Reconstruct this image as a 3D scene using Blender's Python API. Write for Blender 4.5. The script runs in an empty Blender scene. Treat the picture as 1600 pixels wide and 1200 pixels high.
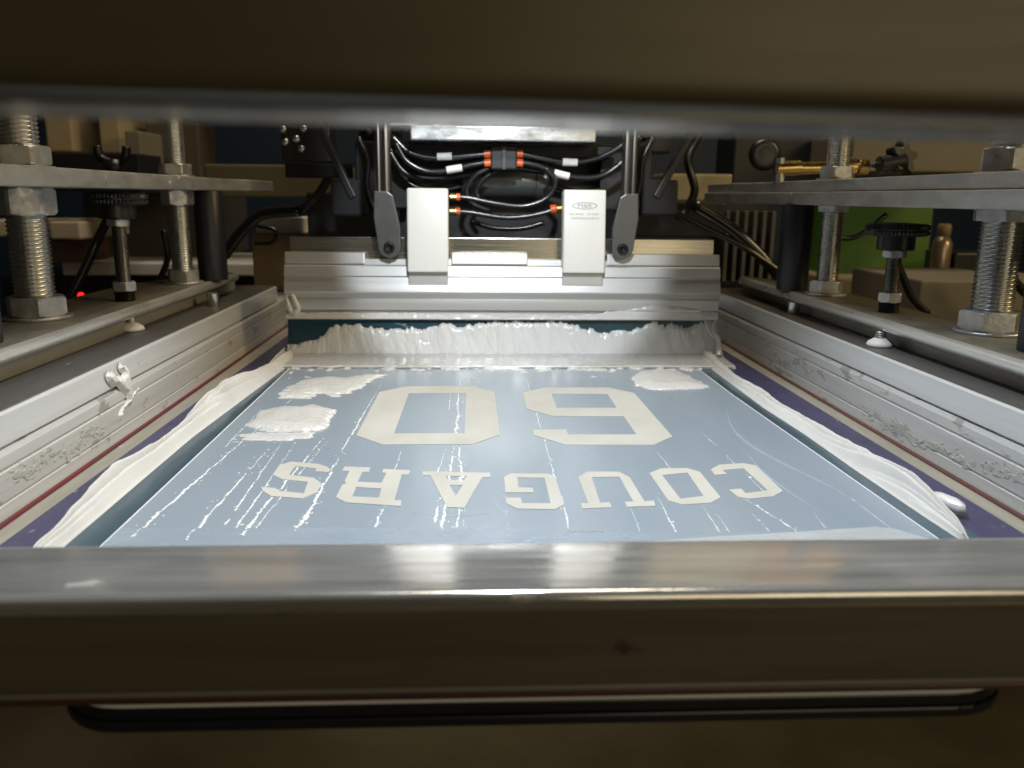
import bpy, bmesh, math, random
import numpy as np
from mathutils import Vector, Matrix
from mathutils.geometry import tessellate_polygon
R = math.radians
random.seed(7)
sc = bpy.context.scene
COL = sc.collection

# ------------------------------------------------------------------ camera, world, lamps, exposure
F_PX, CAM_H = 1300.0, 0.170
YAW, PITCH, ROLL = R(2.79), R(12.70), R(0.6)
fw = Vector((math.sin(YAW)*math.cos(PITCH), math.cos(YAW)*math.cos(PITCH), -math.sin(PITCH)))
r0 = Vector((math.cos(YAW), -math.sin(YAW), 0)); u0 = r0.cross(fw)
rt = r0*math.cos(ROLL) + u0*math.sin(ROLL); up = -r0*math.sin(ROLL) + u0*math.cos(ROLL)
CAM = Vector((0, 0, CAM_H))
cd = bpy.data.cameras.new('camera'); cam = bpy.data.objects.new('camera', cd); COL.objects.link(cam)
m = Matrix((rt, up, -fw)).transposed().to_4x4(); m.translation = CAM; cam.matrix_world = m
cd.sensor_width = 36; cd.lens = F_PX/1600*36; cd.clip_start = 0.01; cd.clip_end = 50
cd.dof.use_dof = True; cd.dof.focus_distance = 0.58; cd.dof.aperture_fstop = 10.5
sc.camera = cam

w = bpy.data.worlds.new('World'); sc.world = w; w.use_nodes = True
w.node_tree.nodes['Background'].inputs[0].default_value = (1.0, 0.86, 0.62, 1)
w.node_tree.nodes['Background'].inputs[1].default_value = 0.018

def lamp(name, kind, loc, aim, power, color, **kw):
    l = bpy.data.lights.new(name, kind); l.energy = power; l.color = color
    for k, v in kw.items(): setattr(l, k, v)
    o = bpy.data.objects.new(name, l); COL.objects.link(o); o.location = loc
    o.rotation_euler = (Vector(aim)-Vector(loc)).to_track_quat('-Z', 'Y').to_euler()
    return o
# the white work light held over the screen, the warm workshop lamp to the right, and added fill lights
lamp('work_light', 'SPOT', (0.035, 0.42, 0.52), (0.035, 0.475, 0.0), 11.8, (0.84, 0.93, 1.0), spot_size=R(82), spot_blend=0.48, shadow_soft_size=0.012)
lamp('fill_spot_squeegee', 'SPOT', (0.035, 0.40, 0.40), (0.036, 0.88, 0.160), 8.0, (0.87, 0.945, 1.0), spot_size=R(38), spot_blend=0.28, shadow_soft_size=0.010)  # added spot brightening the squeegee and brackets, not a known lamp
lamp('fill_spot_columns', 'SPOT', (0.035, 0.62, 0.43), (0.037, 0.925, 0.320), 4.5, (0.97, 0.98, 1.0), spot_size=R(50), spot_blend=0.25, shadow_soft_size=0.010)  # added spot on the columns so their reflection in the front rail brightens
lamp('workshop_lamp_right', 'AREA', (1.7, 0.10, 0.95), (0.2, 0.5, 0.05), 10.5, (1.0, 0.74, 0.36), size=0.5)
lamp('fill_area_background', 'AREA', (0.2, 1.15, 1.8), (0.1, 2.0, 0.2), 15.0, (1.0, 0.86, 0.64), size=0.7)  # added fill light for the background and the high cartons
lamp('fill_area_front', 'AREA', (0.9, -1.6, 0.40), (0.1, 0.2, 0.05), 6.6, (1.0, 0.84, 0.55), size=1.2)  # added warm fill for the front faces, in place of ambient light

sc.view_settings.view_transform = 'Standard'; sc.view_settings.look = 'None'
sc.view_settings.exposure = 0.28; sc.view_settings.gamma = 1.0
sc.render.engine = 'CYCLES'
sc.cycles.use_denoising = True
sc.cycles.max_bounces = 8

# survey helpers: a sighting in the photograph carried to a known distance (Y) or height (Z)
def sight(px, py): return fw + rt*((px-800)/F_PX) + up*((600-py)/F_PX)
def atY(px, py, y): d = sight(px, py); return CAM + d*(y/d.y)
def atZ(px, py, z): d = sight(px, py); return CAM + d*((z-CAM_H)/d.z)

# ------------------------------------------------------------------ materials
MATS = {}
def mat(name, color, rough=0.5, metal=0.0, noise=0.0, nscale=(40, 40, 40), color2=None, bump=0.0, bscale=None,
        rvar=0.0, coat=0.0, emit=None, sheen=0.0, detail=6.0, spec=0.5, spots=None):
    if name in MATS: return MATS[name]
    M = bpy.data.materials.new(name); M.use_nodes = True; MATS[name] = M
    nt = M.node_tree; N = nt.nodes; L = nt.links
    b = N['Principled BSDF']
    b.inputs['Base Color'].default_value = (*color, 1); b.inputs['Roughness'].default_value = rough
    b.inputs['Metallic'].default_value = metal; b.inputs['Specular IOR Level'].default_value = spec
    if coat: b.inputs['Coat Weight'].default_value = coat; b.inputs['Coat Roughness'].default_value = 0.15
    if emit: b.inputs['Emission Color'].default_value = (*emit, 1); b.inputs['Emission Strength'].default_value = 1.0
    tc = N.new('ShaderNodeTexCoord')
    def tex(scale, det=detail):
        mp = N.new('ShaderNodeMapping'); mp.inputs['Scale'].default_value = scale
        L.new(tc.outputs['Object'], mp.inputs['Vector'])
        t = N.new('ShaderNodeTexNoise'); t.inputs['Scale'].default_value = 1.0; t.inputs['Detail'].default_value = det
        t.inputs['Roughness'].default_value = 0.62
        L.new(mp.outputs[0], t.inputs['Vector']); return t
    col = None
    if noise > 0 or color2:
        t = tex(nscale)
        cr = N.new('ShaderNodeValToRGB'); cr.color_ramp.elements[0].position = 0.3; cr.color_ramp.elements[1].position = 0.7
        c2 = color2 or tuple(c*(1-noise) for c in color)
        cr.color_ramp.elements[0].color = (*c2, 1); cr.color_ramp.elements[1].color = (*color, 1)
        L.new(t.outputs['Fac'], cr.inputs[0]); col = cr.outputs[0]
    if spots:                                   # (colour, scale, threshold): flecks of dirt or dried ink
        t2 = tex((spots[1],)*3 if not isinstance(spots[1], tuple) else spots[1], 9.0)
        cr2 = N.new('ShaderNodeValToRGB'); cr2.color_ramp.elements[0].position = spots[2]; cr2.color_ramp.elements[1].position = min(1, spots[2]+0.05)
        cr2.color_ramp.elements[0].color = (0, 0, 0, 1); cr2.color_ramp.elements[1].color = (1, 1, 1, 1)
        L.new(t2.outputs['Fac'], cr2.inputs[0])
        mx = N.new('ShaderNodeMix'); mx.data_type = 'RGBA'
        L.new(cr2.outputs[0], mx.inputs[0])
        if col: L.new(col, mx.inputs[6])
        else: mx.inputs[6].default_value = (*color, 1)
        mx.inputs[7].default_value = (*spots[0], 1); col = mx.outputs[2]
        if metal > 0.3:
            mm = N.new('ShaderNodeMath'); mm.operation = 'MULTIPLY_ADD'; mm.inputs[1].default_value = -metal*0.9; mm.inputs[2].default_value = metal
            L.new(cr2.outputs[0], mm.inputs[0]); L.new(mm.outputs[0], b.inputs['Metallic'])
    if col: L.new(col, b.inputs['Base Color'])
    if rvar:
        t = tex(tuple(s*1.7+3 for s in nscale))
        mr = N.new('ShaderNodeMapRange'); mr.inputs[3].default_value = max(0.02, rough-rvar); mr.inputs[4].default_value = min(1, rough+rvar)
        mr.inputs[1].default_value = 0.3; mr.inputs[2].default_value = 0.7
        L.new(t.outputs['Fac'], mr.inputs[0]); L.new(mr.outputs[0], b.inputs['Roughness'])
    if bump:
        t = tex(bscale or nscale)
        bp = N.new('ShaderNodeBump'); bp.inputs['Strength'].default_value = bump; bp.inputs['Distance'].default_value = 0.002
        L.new(t.outputs['Fac'], bp.inputs['Height']); L.new(bp.outputs[0], b.inputs['Normal'])
    return M

ALU_X = mat('aluminium_brushed_x', (0.62, 0.62, 0.61), 0.30, 1.0, 0.16, (5, 160, 160), rvar=0.10, bump=0.05, bscale=(6, 400, 400))
ALU_FRONT = mat('aluminium_front_rail', (0.66, 0.66, 0.65), 0.14, 0.74, 0.42, (6, 150, 60), rvar=0.09, bump=0.07, bscale=(12, 120, 40),
                spots=((0.40, 0.395, 0.38), (24, 50, 60), 0.66))
ALU_Y = mat('aluminium_rail', (0.66, 0.655, 0.635), 0.45, 0.35, 0.18, (160, 5, 160), rvar=0.12, bump=0.06, bscale=(300, 8, 300),
            spots=((0.30, 0.29, 0.26), (70, 30, 70), 0.60))
ALU_CLAMP = mat('aluminium_clamp_rail', (0.72, 0.72, 0.715), 0.40, 0.4, 0.14, (160, 5, 160), rvar=0.1, bump=0.05, bscale=(300, 8, 300),
            spots=((0.34, 0.33, 0.31), (60, 30, 60), 0.70))
ALU_HOLD = mat('aluminium_satin', (0.54, 0.535, 0.525), 0.40, 0.55, 0.06, (4, 200, 200), rvar=0.06, bump=0.03, bscale=(4, 300, 300))
STEEL_BAR = mat('brushed_steel_bar', (0.50, 0.47, 0.39), 0.24, 1.0, 0.10, (8, 500, 500), rvar=0.05, bump=0.02, bscale=(10, 900, 900))
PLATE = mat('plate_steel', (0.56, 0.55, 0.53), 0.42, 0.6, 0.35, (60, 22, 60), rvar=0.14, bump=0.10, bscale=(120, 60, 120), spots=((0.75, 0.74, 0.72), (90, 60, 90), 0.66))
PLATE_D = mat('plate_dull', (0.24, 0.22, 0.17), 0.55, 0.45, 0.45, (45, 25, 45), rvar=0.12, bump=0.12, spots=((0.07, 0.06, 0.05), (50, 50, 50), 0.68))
EDGE = mat('plate_edge_worn', (0.74, 0.73, 0.70), 0.34, 0.75, 0.12, (60, 10, 60), rvar=0.1)
DARKTOP = mat('dark_top_strip', (0.115, 0.11, 0.105), 0.45, 0.3, 0.3, (30, 6, 30), rvar=0.1, spots=((0.30, 0.29, 0.28), (120, 60, 90), 0.68))
WALLM = mat('clamp_channel', (0.42, 0.40, 0.36), 0.55, 0.5, 0.2, (40, 12, 40), rvar=0.1)
ZINC = mat('zinc_plated', (0.62, 0.62, 0.60), 0.30, 1.0, 0.15, (70, 70, 30), rvar=0.06)
ZINC_N = mat('zinc_nut', (0.58, 0.58, 0.58), 0.40, 0.85, 0.35, (90, 90, 90), rvar=0.14, bump=0.14, bscale=(220, 220, 220), spots=((0.16, 0.15, 0.13), (120, 120, 120), 0.66))
BLKSTEEL = mat('black_oxide', (0.02, 0.02, 0.02), 0.42, 0.6, 0.3, (80, 80, 80))
BLKPLAST = mat('black_plastic', (0.012, 0.012, 0.013), 0.32, 0.0, 0.3, (120, 120, 120), bump=0.1, bscale=(400, 400, 400), spots=((0.07, 0.07, 0.07), (260, 260, 260), 0.72))
BLKRUB = mat('black_hose', (0.012, 0.012, 0.013), 0.22, 0.0, spec=0.6)
BLKPOST = mat('black_post', (0.022, 0.023, 0.027), 0.40, 0.2, 0.3, (60, 60, 20), spots=((0.10, 0.10, 0.11), (120, 120, 120), 0.74))
GREYARM = mat('grey_arm', (0.13, 0.13, 0.127), 0.38, 0.55, 0.15, (60, 60, 60), rvar=0.06, bump=0.05, bscale=(200, 200, 200))
BRKT = mat('bracket_white', (0.84, 0.835, 0.80), 0.42, 0.05, 0.04, (50, 50, 50), rvar=0.06, spots=((0.55, 0.54, 0.50), (110, 110, 110), 0.735))
PRINT = mat('engraving_grey', (0.36, 0.35, 0.33), 0.6)
BLADE = mat('teal_urethane', (0.012, 0.055, 0.080), 0.30, 0.0, 0.35, (18, 60, 60), rvar=0.08, spots=((0.30, 0.40, 0.44), (40, 130, 130), 0.62))
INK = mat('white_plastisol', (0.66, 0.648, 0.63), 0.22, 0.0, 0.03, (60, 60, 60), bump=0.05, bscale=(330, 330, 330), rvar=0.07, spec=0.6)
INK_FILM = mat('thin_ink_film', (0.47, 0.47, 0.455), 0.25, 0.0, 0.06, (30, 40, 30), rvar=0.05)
INK_THIN = mat('white_ink_residue', (0.82, 0.82, 0.81), 0.5, 0.0, 0.05, (200, 200, 200))
STENCIL = mat('blue_emulsion', (0.300, 0.355, 0.422), 0.24, 0.0, 0.0, (9, 2.0, 1), color2=(0.272, 0.325, 0.382), detail=2.0, rvar=0.06, bump=0.010, bscale=(900, 900, 900), spec=1.0)
EMULS = mat('dark_emulsion', (0.040, 0.078, 0.105), 0.12, 0.0, 0.0, (12, 3, 1), color2=(0.035, 0.070, 0.100), rvar=0.08)
TAPE = mat('purple_tape', (0.056, 0.050, 0.120), 0.34, 0.0, 0.0, (30, 12, 1), color2=(0.036, 0.034, 0.085), rvar=0.1, spots=((0.24, 0.235, 0.30), (110, 60, 70), 0.63))
MESHB = mat('beige_mesh', (0.31, 0.285, 0.235), 0.6, 0.0, 0.25, (120, 14, 10), spots=((0.60, 0.58, 0.54), (80, 40, 40), 0.68))
OPENM = mat('open_mesh_letter', (0.58, 0.565, 0.52), 0.55, 0.0, 0.0, (26, 16, 10), color2=(0.49, 0.47, 0.42), bump=0.03, bscale=(1200, 1200, 1200))
HAZE = mat('clear_tape', (0.47, 0.485, 0.49), 0.3, 0.0, 0.0, (20, 90, 10), color2=(0.39, 0.42, 0.44), rvar=0.1)
GLUE = mat('red_glue', (0.15, 0.010, 0.018), 0.35, 0.0, 0.0, (200, 14, 100), color2=(0.07, 0.02, 0.02))
GLUE_R = mat('brown_glue', (0.14, 0.035, 0.03), 0.35, 0.0, 0.0, (200, 9, 100), color2=(0.06, 0.04, 0.03))
BEAM = mat('painted_beam', (0.105, 0.090, 0.053), 0.42, 0.25, 0.18, (3, 50, 50), rvar=0.08, bump=0.03)
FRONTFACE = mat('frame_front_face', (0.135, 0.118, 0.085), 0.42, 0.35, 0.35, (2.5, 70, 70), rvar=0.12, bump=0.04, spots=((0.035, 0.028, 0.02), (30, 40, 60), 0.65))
PAD = mat('platen_rubber', (0.012, 0.014, 0.022), 0.30, 0.0, 0.3, (30, 30, 30), spots=((0.10, 0.095, 0.09), (40, 40, 40), 0.72))
PAPER = mat('white_cover', (0.72, 0.72, 0.74), 0.5, 0.0, 0.1, (30, 30, 30))
ORANGE = mat('orange_collar', (0.75, 0.13, 0.025), 0.4)
BRASS = mat('brass', (0.62, 0.44, 0.16), 0.22, 1.0, 0.2, (90, 90, 90), rvar=0.08)
TAGW = mat('white_cable_tag', (0.74, 0.74, 0.72), 0.45, 0.0, 0.1, (90, 90, 90))
CYL = mat('cylinder_grey', (0.17, 0.185, 0.185), 0.30, 0.5, 0.15, (5, 80, 80))
BLUEW = mat('blue_panel', (0.007, 0.022, 0.050), 0.55, 0.0, 0.25, (3, 3, 3))
CARD = mat('cardboard', (0.36, 0.25, 0.125), 0.8, 0.0, 0.15, (8, 8, 30))
TANBOX = mat('tan_panel', (0.34, 0.27, 0.17), 0.6, 0.0, 0.1, (8, 8, 8))
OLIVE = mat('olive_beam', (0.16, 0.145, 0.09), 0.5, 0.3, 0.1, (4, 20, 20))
GREEN = mat('green_panel', (0.052, 0.135, 0.012), 0.5, 0.0, 0.15, (5, 5, 5))
TAUPE = mat('taupe_panel', (0.17, 0.15, 0.115), 0.6, 0.0, 0.15, (6, 6, 6))
DARK = mat('dark_machine', (0.016, 0.017, 0.019), 0.45, 0.2, 0.3, (10, 10, 10))
WHITEB = mat('white_stuff', (0.70, 0.68, 0.66), 0.6, 0.0, 0.1, (20, 20, 20))
FLOORM = mat('workshop_floor', (0.11, 0.095, 0.055), 0.6, 0.0, 0.35, (5, 5, 5), spots=((0.02, 0.018, 0.012), (9, 9, 9), 0.70))
REDLED = mat('red_led', (0.6, 0.02, 0.02), 0.3, emit=(1.0, 0.02, 0.02))

# ------------------------------------------------------------------ object helpers
def link(name, me, mt, parent=None, loc=None, rot=None, smooth=False):
    if isinstance(me, bmesh.types.BMesh):
        bm = me; me = bpy.data.meshes.new(name); bmesh.ops.recalc_face_normals(bm, faces=bm.faces[:]); bm.to_mesh(me); bm.free()
    if mt and not me.materials: me.materials.append(mt)
    if smooth:
        for p in me.polygons: p.use_smooth = True
    o = bpy.data.objects.new(name, me); COL.objects.link(o)
    if parent: o.parent = parent
    if loc is not None: o.location = loc
    if rot is not None: o.rotation_euler = rot
    return o
def tag(o, label, cat=None, group=None, kind=None):
    if label: o['label'] = label
    if cat: o['category'] = cat
    if group: o['group'] = group
    if kind: o['kind'] = kind
    return o
def thing(name, label, cat, loc=(0, 0, 0), rot=(0, 0, 0), group=None):
    o = bpy.data.objects.new(name, None); COL.objects.link(o); o.location = loc; o.rotation_euler = rot; o.empty_display_size = 0.02
    return tag(o, label, cat, group)
def autosmooth(me, ang=35):
    bm = bmesh.new(); bm.from_mesh(me)
    for f in bm.faces: f.smooth = True
    for e in bm.edges:
        if len(e.link_faces) == 2 and e.calc_face_angle(0) > R(ang): e.smooth = False
    bm.to_mesh(me); bm.free()
def box(x0, x1, y0, y1, z0, z1, bev=0.0, seg=2, bm=None):
    own = bm is None
    bm2 = bmesh.new()
    bmesh.ops.create_cube(bm2, size=1)
    bmesh.ops.scale(bm2, vec=(x1-x0, y1-y0, z1-z0), verts=bm2.verts)
    bmesh.ops.translate(bm2, vec=((x0+x1)/2, (y0+y1)/2, (z0+z1)/2), verts=bm2.verts)
    if bev: bmesh.ops.bevel(bm2, geom=bm2.edges[:], offset=bev, segments=seg, affect='EDGES', profile=0.6)
    if own: return bm2
    tmp = bpy.data.meshes.new('t'); bm2.to_mesh(tmp); bm2.free(); bm.from_mesh(tmp); bpy.data.meshes.remove(tmp)
    return bm
def prism(poly, a0, a1, axis='z', bev=0.0, seg=2):
    """polygon extruded along an axis. axis z: poly=(x,y); axis x: poly=(y,z); axis y: poly=(x,z)"""
    bm = bmesh.new()
    def P(p, a):
        return {'z': (p[0], p[1], a), 'x': (a, p[0], p[1]), 'y': (p[0], a, p[1])}[axis]
    v0 = [bm.verts.new(P(p, a0)) for p in poly]; v1 = [bm.verts.new(P(p, a1)) for p in poly]
    n = len(poly)
    bm.faces.new(v0); bm.faces.new(v1[::-1])
    for i in range(n): bm.faces.new((v0[i], v1[i], v1[(i+1) % n], v0[(i+1) % n]))
    bmesh.ops.recalc_face_normals(bm, faces=bm.faces[:])
    if bev: bmesh.ops.bevel(bm, geom=bm.edges[:], offset=bev, segments=seg, affect='EDGES', profile=0.6)
    return bm
def lathe(prof, n=32, teeth=None, bm=None, c=(0, 0, 0)):
    """prof: list of (r, z[, toothdepth])"""
    bm = bm or bmesh.new(); rings = []
    for p in prof:
        r_, z = p[0], p[1]; td = p[2] if len(p) > 2 else 0
        rings.append([bm.verts.new((c[0]+(r_-td*(k % 2))*math.cos(2*math.pi*k/n), c[1]+(r_-td*(k % 2))*math.sin(2*math.pi*k/n), c[2]+z)) for k in range(n)])
    for a, b in zip(rings, rings[1:]):
        for k in range(n): bm.faces.new((a[k], a[(k+1) % n], b[(k+1) % n], b[k]))
    bm.faces.new(rings[0][::-1]); bm.faces.new(rings[-1])
    return bm
def thread(r_, z0, z1, pitch, depth=None, n=28):
    depth = depth or pitch*0.55
    bm = bmesh.new(); rows = int((z1-z0)/(pitch/6)); rr = [r_-depth, r_-depth*0.35, r_, r_-depth*0.35]
    prev = None; first = None
    for i in range(rows+1):
        ring = []
        for k in range(n):
            a = 2*math.pi*k/n
            ph = (i/6 + k/n) % 1.0                       # helix
            rad = r_ - depth*abs(2*ph-1)
            ring.append(bm.verts.new((rad*math.cos(a), rad*math.sin(a), z0+i*(z1-z0)/rows)))
        if prev:
            for k in range(n): bm.faces.new((prev[k], prev[(k+1) % n], ring[(k+1) % n], ring[k]))
        else: first = ring
        prev = ring
    bm.faces.new(first[::-1]); bm.faces.new(prev)
    return bm
def hexnut(af, z0, z1, rot=0.0, cham=0.12):
    """hexagon across flats af with turned chamfers"""
    bm = bmesh.new(); n = 48; rc = af/2
    h = z1-z0
    def rad(a, lim): 
        k = ((a-rot+math.pi/6) % (math.pi/3)) - math.pi/6
        return min(rc/math.cos(k), lim)
    lim0 = rc*1.02; lim1 = rc*1.155
    rings = []
    for t, lim in ((0, lim0), (cham*0.5, rc*1.085), (cham, lim1), (1-cham, lim1), (1-cham*0.5, rc*1.085), (1, lim0)):
        rings.append([bm.verts.new((rad(2*math.pi*k/n, lim)*math.cos(2*math.pi*k/n), rad(2*math.pi*k/n, lim)*math.sin(2*math.pi*k/n), z0+h*t)) for k in range(n)])
    for a, b in zip(rings, rings[1:]):
        for k in range(n): bm.faces.new((a[k], a[(k+1) % n], b[(k+1) % n], b[k]))
    bm.faces.new(rings[0][::-1]); bm.faces.new(rings[-1])
    return bm
def catmull(pts, sub=8):
    pts = [Vector(p) for p in pts]; P = [pts[0]*2-pts[1]] + pts + [pts[-1]*2-pts[-2]]; out = []
    for i in range(1, len(P)-2):
        for s in range(sub):
            t = s/sub; a, b, c, d = P[i-1], P[i], P[i+1], P[i+2]
            out.append(0.5*((2*b)+(c-a)*t+(2*a-5*b+4*c-d)*t*t+(3*b-a-3*c+d)*t**3))
    out.append(pts[-1]); return out
def tube(pts, rad, n=12, sub=8, bm=None):
    pts = catmull(pts, sub) if sub else [Vector(p) for p in pts]
    bm = bm or bmesh.new(); prev = None; nrm = None
    for i, p in enumerate(pts):
        d = (pts[min(i+1, len(pts)-1)]-pts[max(i-1, 0)]).normalized()
        if nrm is None: nrm = d.orthogonal().normalized()
        nrm = (nrm - d*nrm.dot(d)).normalized(); bn = d.cross(nrm)
        r_ = rad(i/(len(pts)-1)) if callable(rad) else rad
        ring = [bm.verts.new(p+(nrm*math.cos(2*math.pi*k/n)+bn*math.sin(2*math.pi*k/n))*r_) for k in range(n)]
        if prev:
            for k in range(n): bm.faces.new((prev[k], prev[(k+1) % n], ring[(k+1) % n], ring[k]))
        else: bm.faces.new(ring[::-1])
        prev = ring
    bm.faces.new(prev); return bm
def flat(polys, z0, z1):
    """closed slab from an outline with holes (world x,y)"""
    vs = [[Vector((p[0], p[1], 0)) for p in poly] for poly in polys]
    tris = tessellate_polygon(vs); allv = [p for poly in polys for p in poly]
    bm = bmesh.new(); t = [bm.verts.new((p[0], p[1], z1)) for p in allv]; b = [bm.verts.new((p[0], p[1], z0)) for p in allv]
    for tr in tris:
        if len(set(tr)) == 3:
            try: bm.faces.new([t[i] for i in tr]); bm.faces.new([b[i] for i in tr][::-1])
            except ValueError: pass
    k = 0
    for poly in polys:
        n = len(poly)
        for i in range(n):
            try: bm.faces.new((t[k+i], t[k+(i+1) % n], b[k+(i+1) % n], b[k+i]))
            except ValueError: pass
        k += n
    return bm

# vector noise for ink shapes
_rng = np.random.RandomState(3); _perm = _rng.rand(256, 256)
def vnoise(x, y, seed=0):
    x = np.asarray(x, float)+seed*17.31; y = np.asarray(y, float)+seed*5.77
    xi = np.floor(x).astype(int); yi = np.floor(y).astype(int); fx = x-xi; fy = y-yi
    fx = fx*fx*(3-2*fx); fy = fy*fy*(3-2*fy)
    g = lambda a, b: _perm[a % 256, b % 256]
    return (g(xi, yi)*(1-fx)+g(xi+1, yi)*fx)*(1-fy)+(g(xi, yi+1)*(1-fx)+g(xi+1, yi+1)*fx)*fy
def fbm(x, y, oct=4, seed=0):
    s = 0; a = 0.5; t = 0
    for o in range(oct):
        s = s+a*vnoise(x*2**o, y*2**o, seed+o); t += a; a *= 0.55
    return s/t
def smooth01(t): t = np.clip(t, 0, 1); return t*t*(3-2*t)
def sheet_mesh(name, X, Y, Z, keep):
    """grid of points -> mesh, dropping cells wholly outside keep"""
    ny, nx = X.shape
    k = keep[:-1, :-1] | keep[1:, :-1] | keep[:-1, 1:] | keep[1:, 1:]
    idx = np.arange(ny*nx).reshape(ny, nx)
    q = np.stack([idx[:-1, :-1], idx[:-1, 1:], idx[1:, 1:], idx[1:, :-1]], -1)[k]
    used = np.unique(q); rm = np.full(ny*nx, -1); rm[used] = np.arange(len(used))
    v = np.stack([X.ravel(), Y.ravel(), Z.ravel()], -1)[used]
    me = bpy.data.meshes.new(name); me.from_pydata(v.tolist(), [], rm[q].tolist()); me.update()
    return me

# ------------------------------------------------------------------ the setting
fl = link('floor', box(-4, 4, -2, 4.2, -0.95, -0.9), FLOORM); fl['kind'] = 'structure'
wl = link('wall', box(-4, 4, 3.2, 3.3, -0.9, 2.4), BLUEW); wl['kind'] = 'structure'

# ------------------------------------------------------------------ the printing screen
XL, XR = -0.245, 0.303            # inner faces of the side rails
YF, YB = 0.258, 1.16              # outer front and back of the frame
FRW = 0.0445                      # front rail depth
RW, RH = 0.040, 0.038             # rail width and height
screen = thing('printing_screen', 'aluminium framed screen with blue stencil lettered COUGARS 60 upside down', 'screen', (0.03, YF, -0.002))
def part(name, me, mt, parent, smooth=False):
    """child made in world coordinates"""
    o = link(name, me, mt, None, smooth=smooth)
    o.parent = parent
    inv = Matrix.LocRotScale(parent.location, parent.rotation_euler, None) if parent.parent is None else parent.matrix_parent_inverse.inverted() if False else Matrix.LocRotScale(parent.location, parent.rotation_euler, None)
    o.matrix_parent_inverse = inv.inverted()
    return o
# sub-parts: their parent part sits at the world origin of its thing, so they only inherit
def sub(name, me, mt, parent, smooth=False):
    o = link(name, me, mt, parent, smooth=smooth); return o

fr = part('front_rail', box(XL-RW, XR+RW, YF, YF+FRW, 0.0, 0.0393, bev=0.0035, seg=4), ALU_FRONT, screen, True)
autosmooth(fr.data, 60)
ff = sub('front_face', box(XL-RW, XR+RW, YF-0.0006, YF+0.0008, 0.0045, RH-0.0045, bev=0.0004, seg=1), FRONTFACE, fr)
for x0, x1, s in ((XL-RW, XL, 1), (XR, XR+RW, -1)):
    xi = XL if s == 1 else XR          # inner face, with shallow extrusion grooves
    d = -s
    prof = [(xi, 0.0), (xi, 0.009), (xi+d*0.0006, 0.0095), (xi+d*0.0006, 0.0105), (xi, 0.011), (xi, 0.026), (xi+d*0.0008, 0.0266), (xi+d*0.0008, 0.0278), (xi, 0.0284),
            (xi, 0.0345), (xi+d*0.0012, 0.0372), (xi+d*0.004, RH), (xi+d*RW, RH), (xi+d*RW, 0.0)]
    sr = part('side_rail', prism(prof, YF+FRW+0.0004, YB, 'y', 0), ALU_Y, screen)
    tag(sr, 'left side rail, wiped ink and scuffs on it' if s == 1 else 'right side rail, grey scuffed along its length')
    gl = part('glue_line', prism([(xi+s*0.0002, 0.0002), (xi+s*0.0024, 0.0002), (xi+s*0.0019, 0.0012), (xi+s*0.0002, 0.0018)], YF+FRW+0.001, YB-0.05, 'y'), GLUE if s == 1 else GLUE_R, screen)
    gl['label'] = 'thin dark red glue line along the rail' if s == 1 else 'thin brown glue line along the rail'
fg = part('glue_line', box(-0.16, 0.235, YF-0.0010, YF+0.0006, 0.0004, 0.0022, 0.0003, 1), mat('old_red_glue', (0.06, 0.012, 0.012), 0.5, 0.0, 0.0, (60, 60, 60), color2=(0.035, 0.02, 0.015)), screen); fg['label'] = 'dark red glue along the bottom of the front rail'
part('back_rail', box(XL+0.0004, XR-0.0004, YB-RW, YB, 0.0, RH, bev=0.002), ALU_X, screen)
part('mesh_sheet', box(XL-RW+0.003, XR+RW-0.003, YF+0.003, YB-0.003, -0.0012, -0.0002), MESHB, screen)
for x0, x1 in ((-0.2325, -0.150), (0.215, 0.2885)):
    y0, y1 = YF+FRW+0.002, YB-0.06
    t = part('tape_strip', flat([[(x0, y0), (x1, y0), (x1+0.0, y1), (x0+(0.006 if x0 < 0 else 0.008 if False else 0.006), y1)]], 0.0000, 0.0004), TAPE, screen)
    t['label'] = 'purple blocking tape'
part('emulsion_border', box(-0.199, 0.262, YF+FRW+0.003, YB-0.07, 0.00045, 0.0008), EMULS, screen)
sten = part('stencil', flat([[(-0.1812, 0.345), (0.2392, 0.345), (0.2352, 0.489), (0.2290, 0.71), (0.2285, 1.02), (-0.1812, 1.02)]], 0.00085, 0.0012), STENCIL, screen)
part('stencil_edge', box(-0.1818, -0.1810, 0.345, 1.02, 0.0009, 0.00135), INK_THIN, screen)
part('stencil_edge', flat([[(0.2390, 0.345), (0.2398, 0.345), (0.2358, 0.489), (0.2296, 0.71), (0.2290, 1.02), (0.2283, 1.02), (0.2288, 0.71), (0.2350, 0.489)]], 0.0009, 0.00135), INK_THIN, screen)
part('clear_tape', flat([[(-0.181, 0.345), (0.2385, 0.345), (0.2375, 0.3995), (0.10, 0.3985), (0.02, 0.4050), (-0.02, 0.4085), (-0.11, 0.4090), (-0.181, 0.4110)]], 0.0012, 0.00142), mat('clear_tape_faint', (0.305, 0.360, 0.425), 0.24, 0.0, 0.0, (26, 60, 10), color2=(0.272, 0.325, 0.385), rvar=0.08), screen)
part('clear_tape', flat([[(0.02, 0.345), (0.2385, 0.345), (0.2400, 0.378), (0.2215, 0.4005), (0.212, 0.4030), (0.160, 0.3960), (0.120, 0.3915), (0.07, 0.384)]], 0.00145, 0.0017), HAZE, screen)
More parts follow.
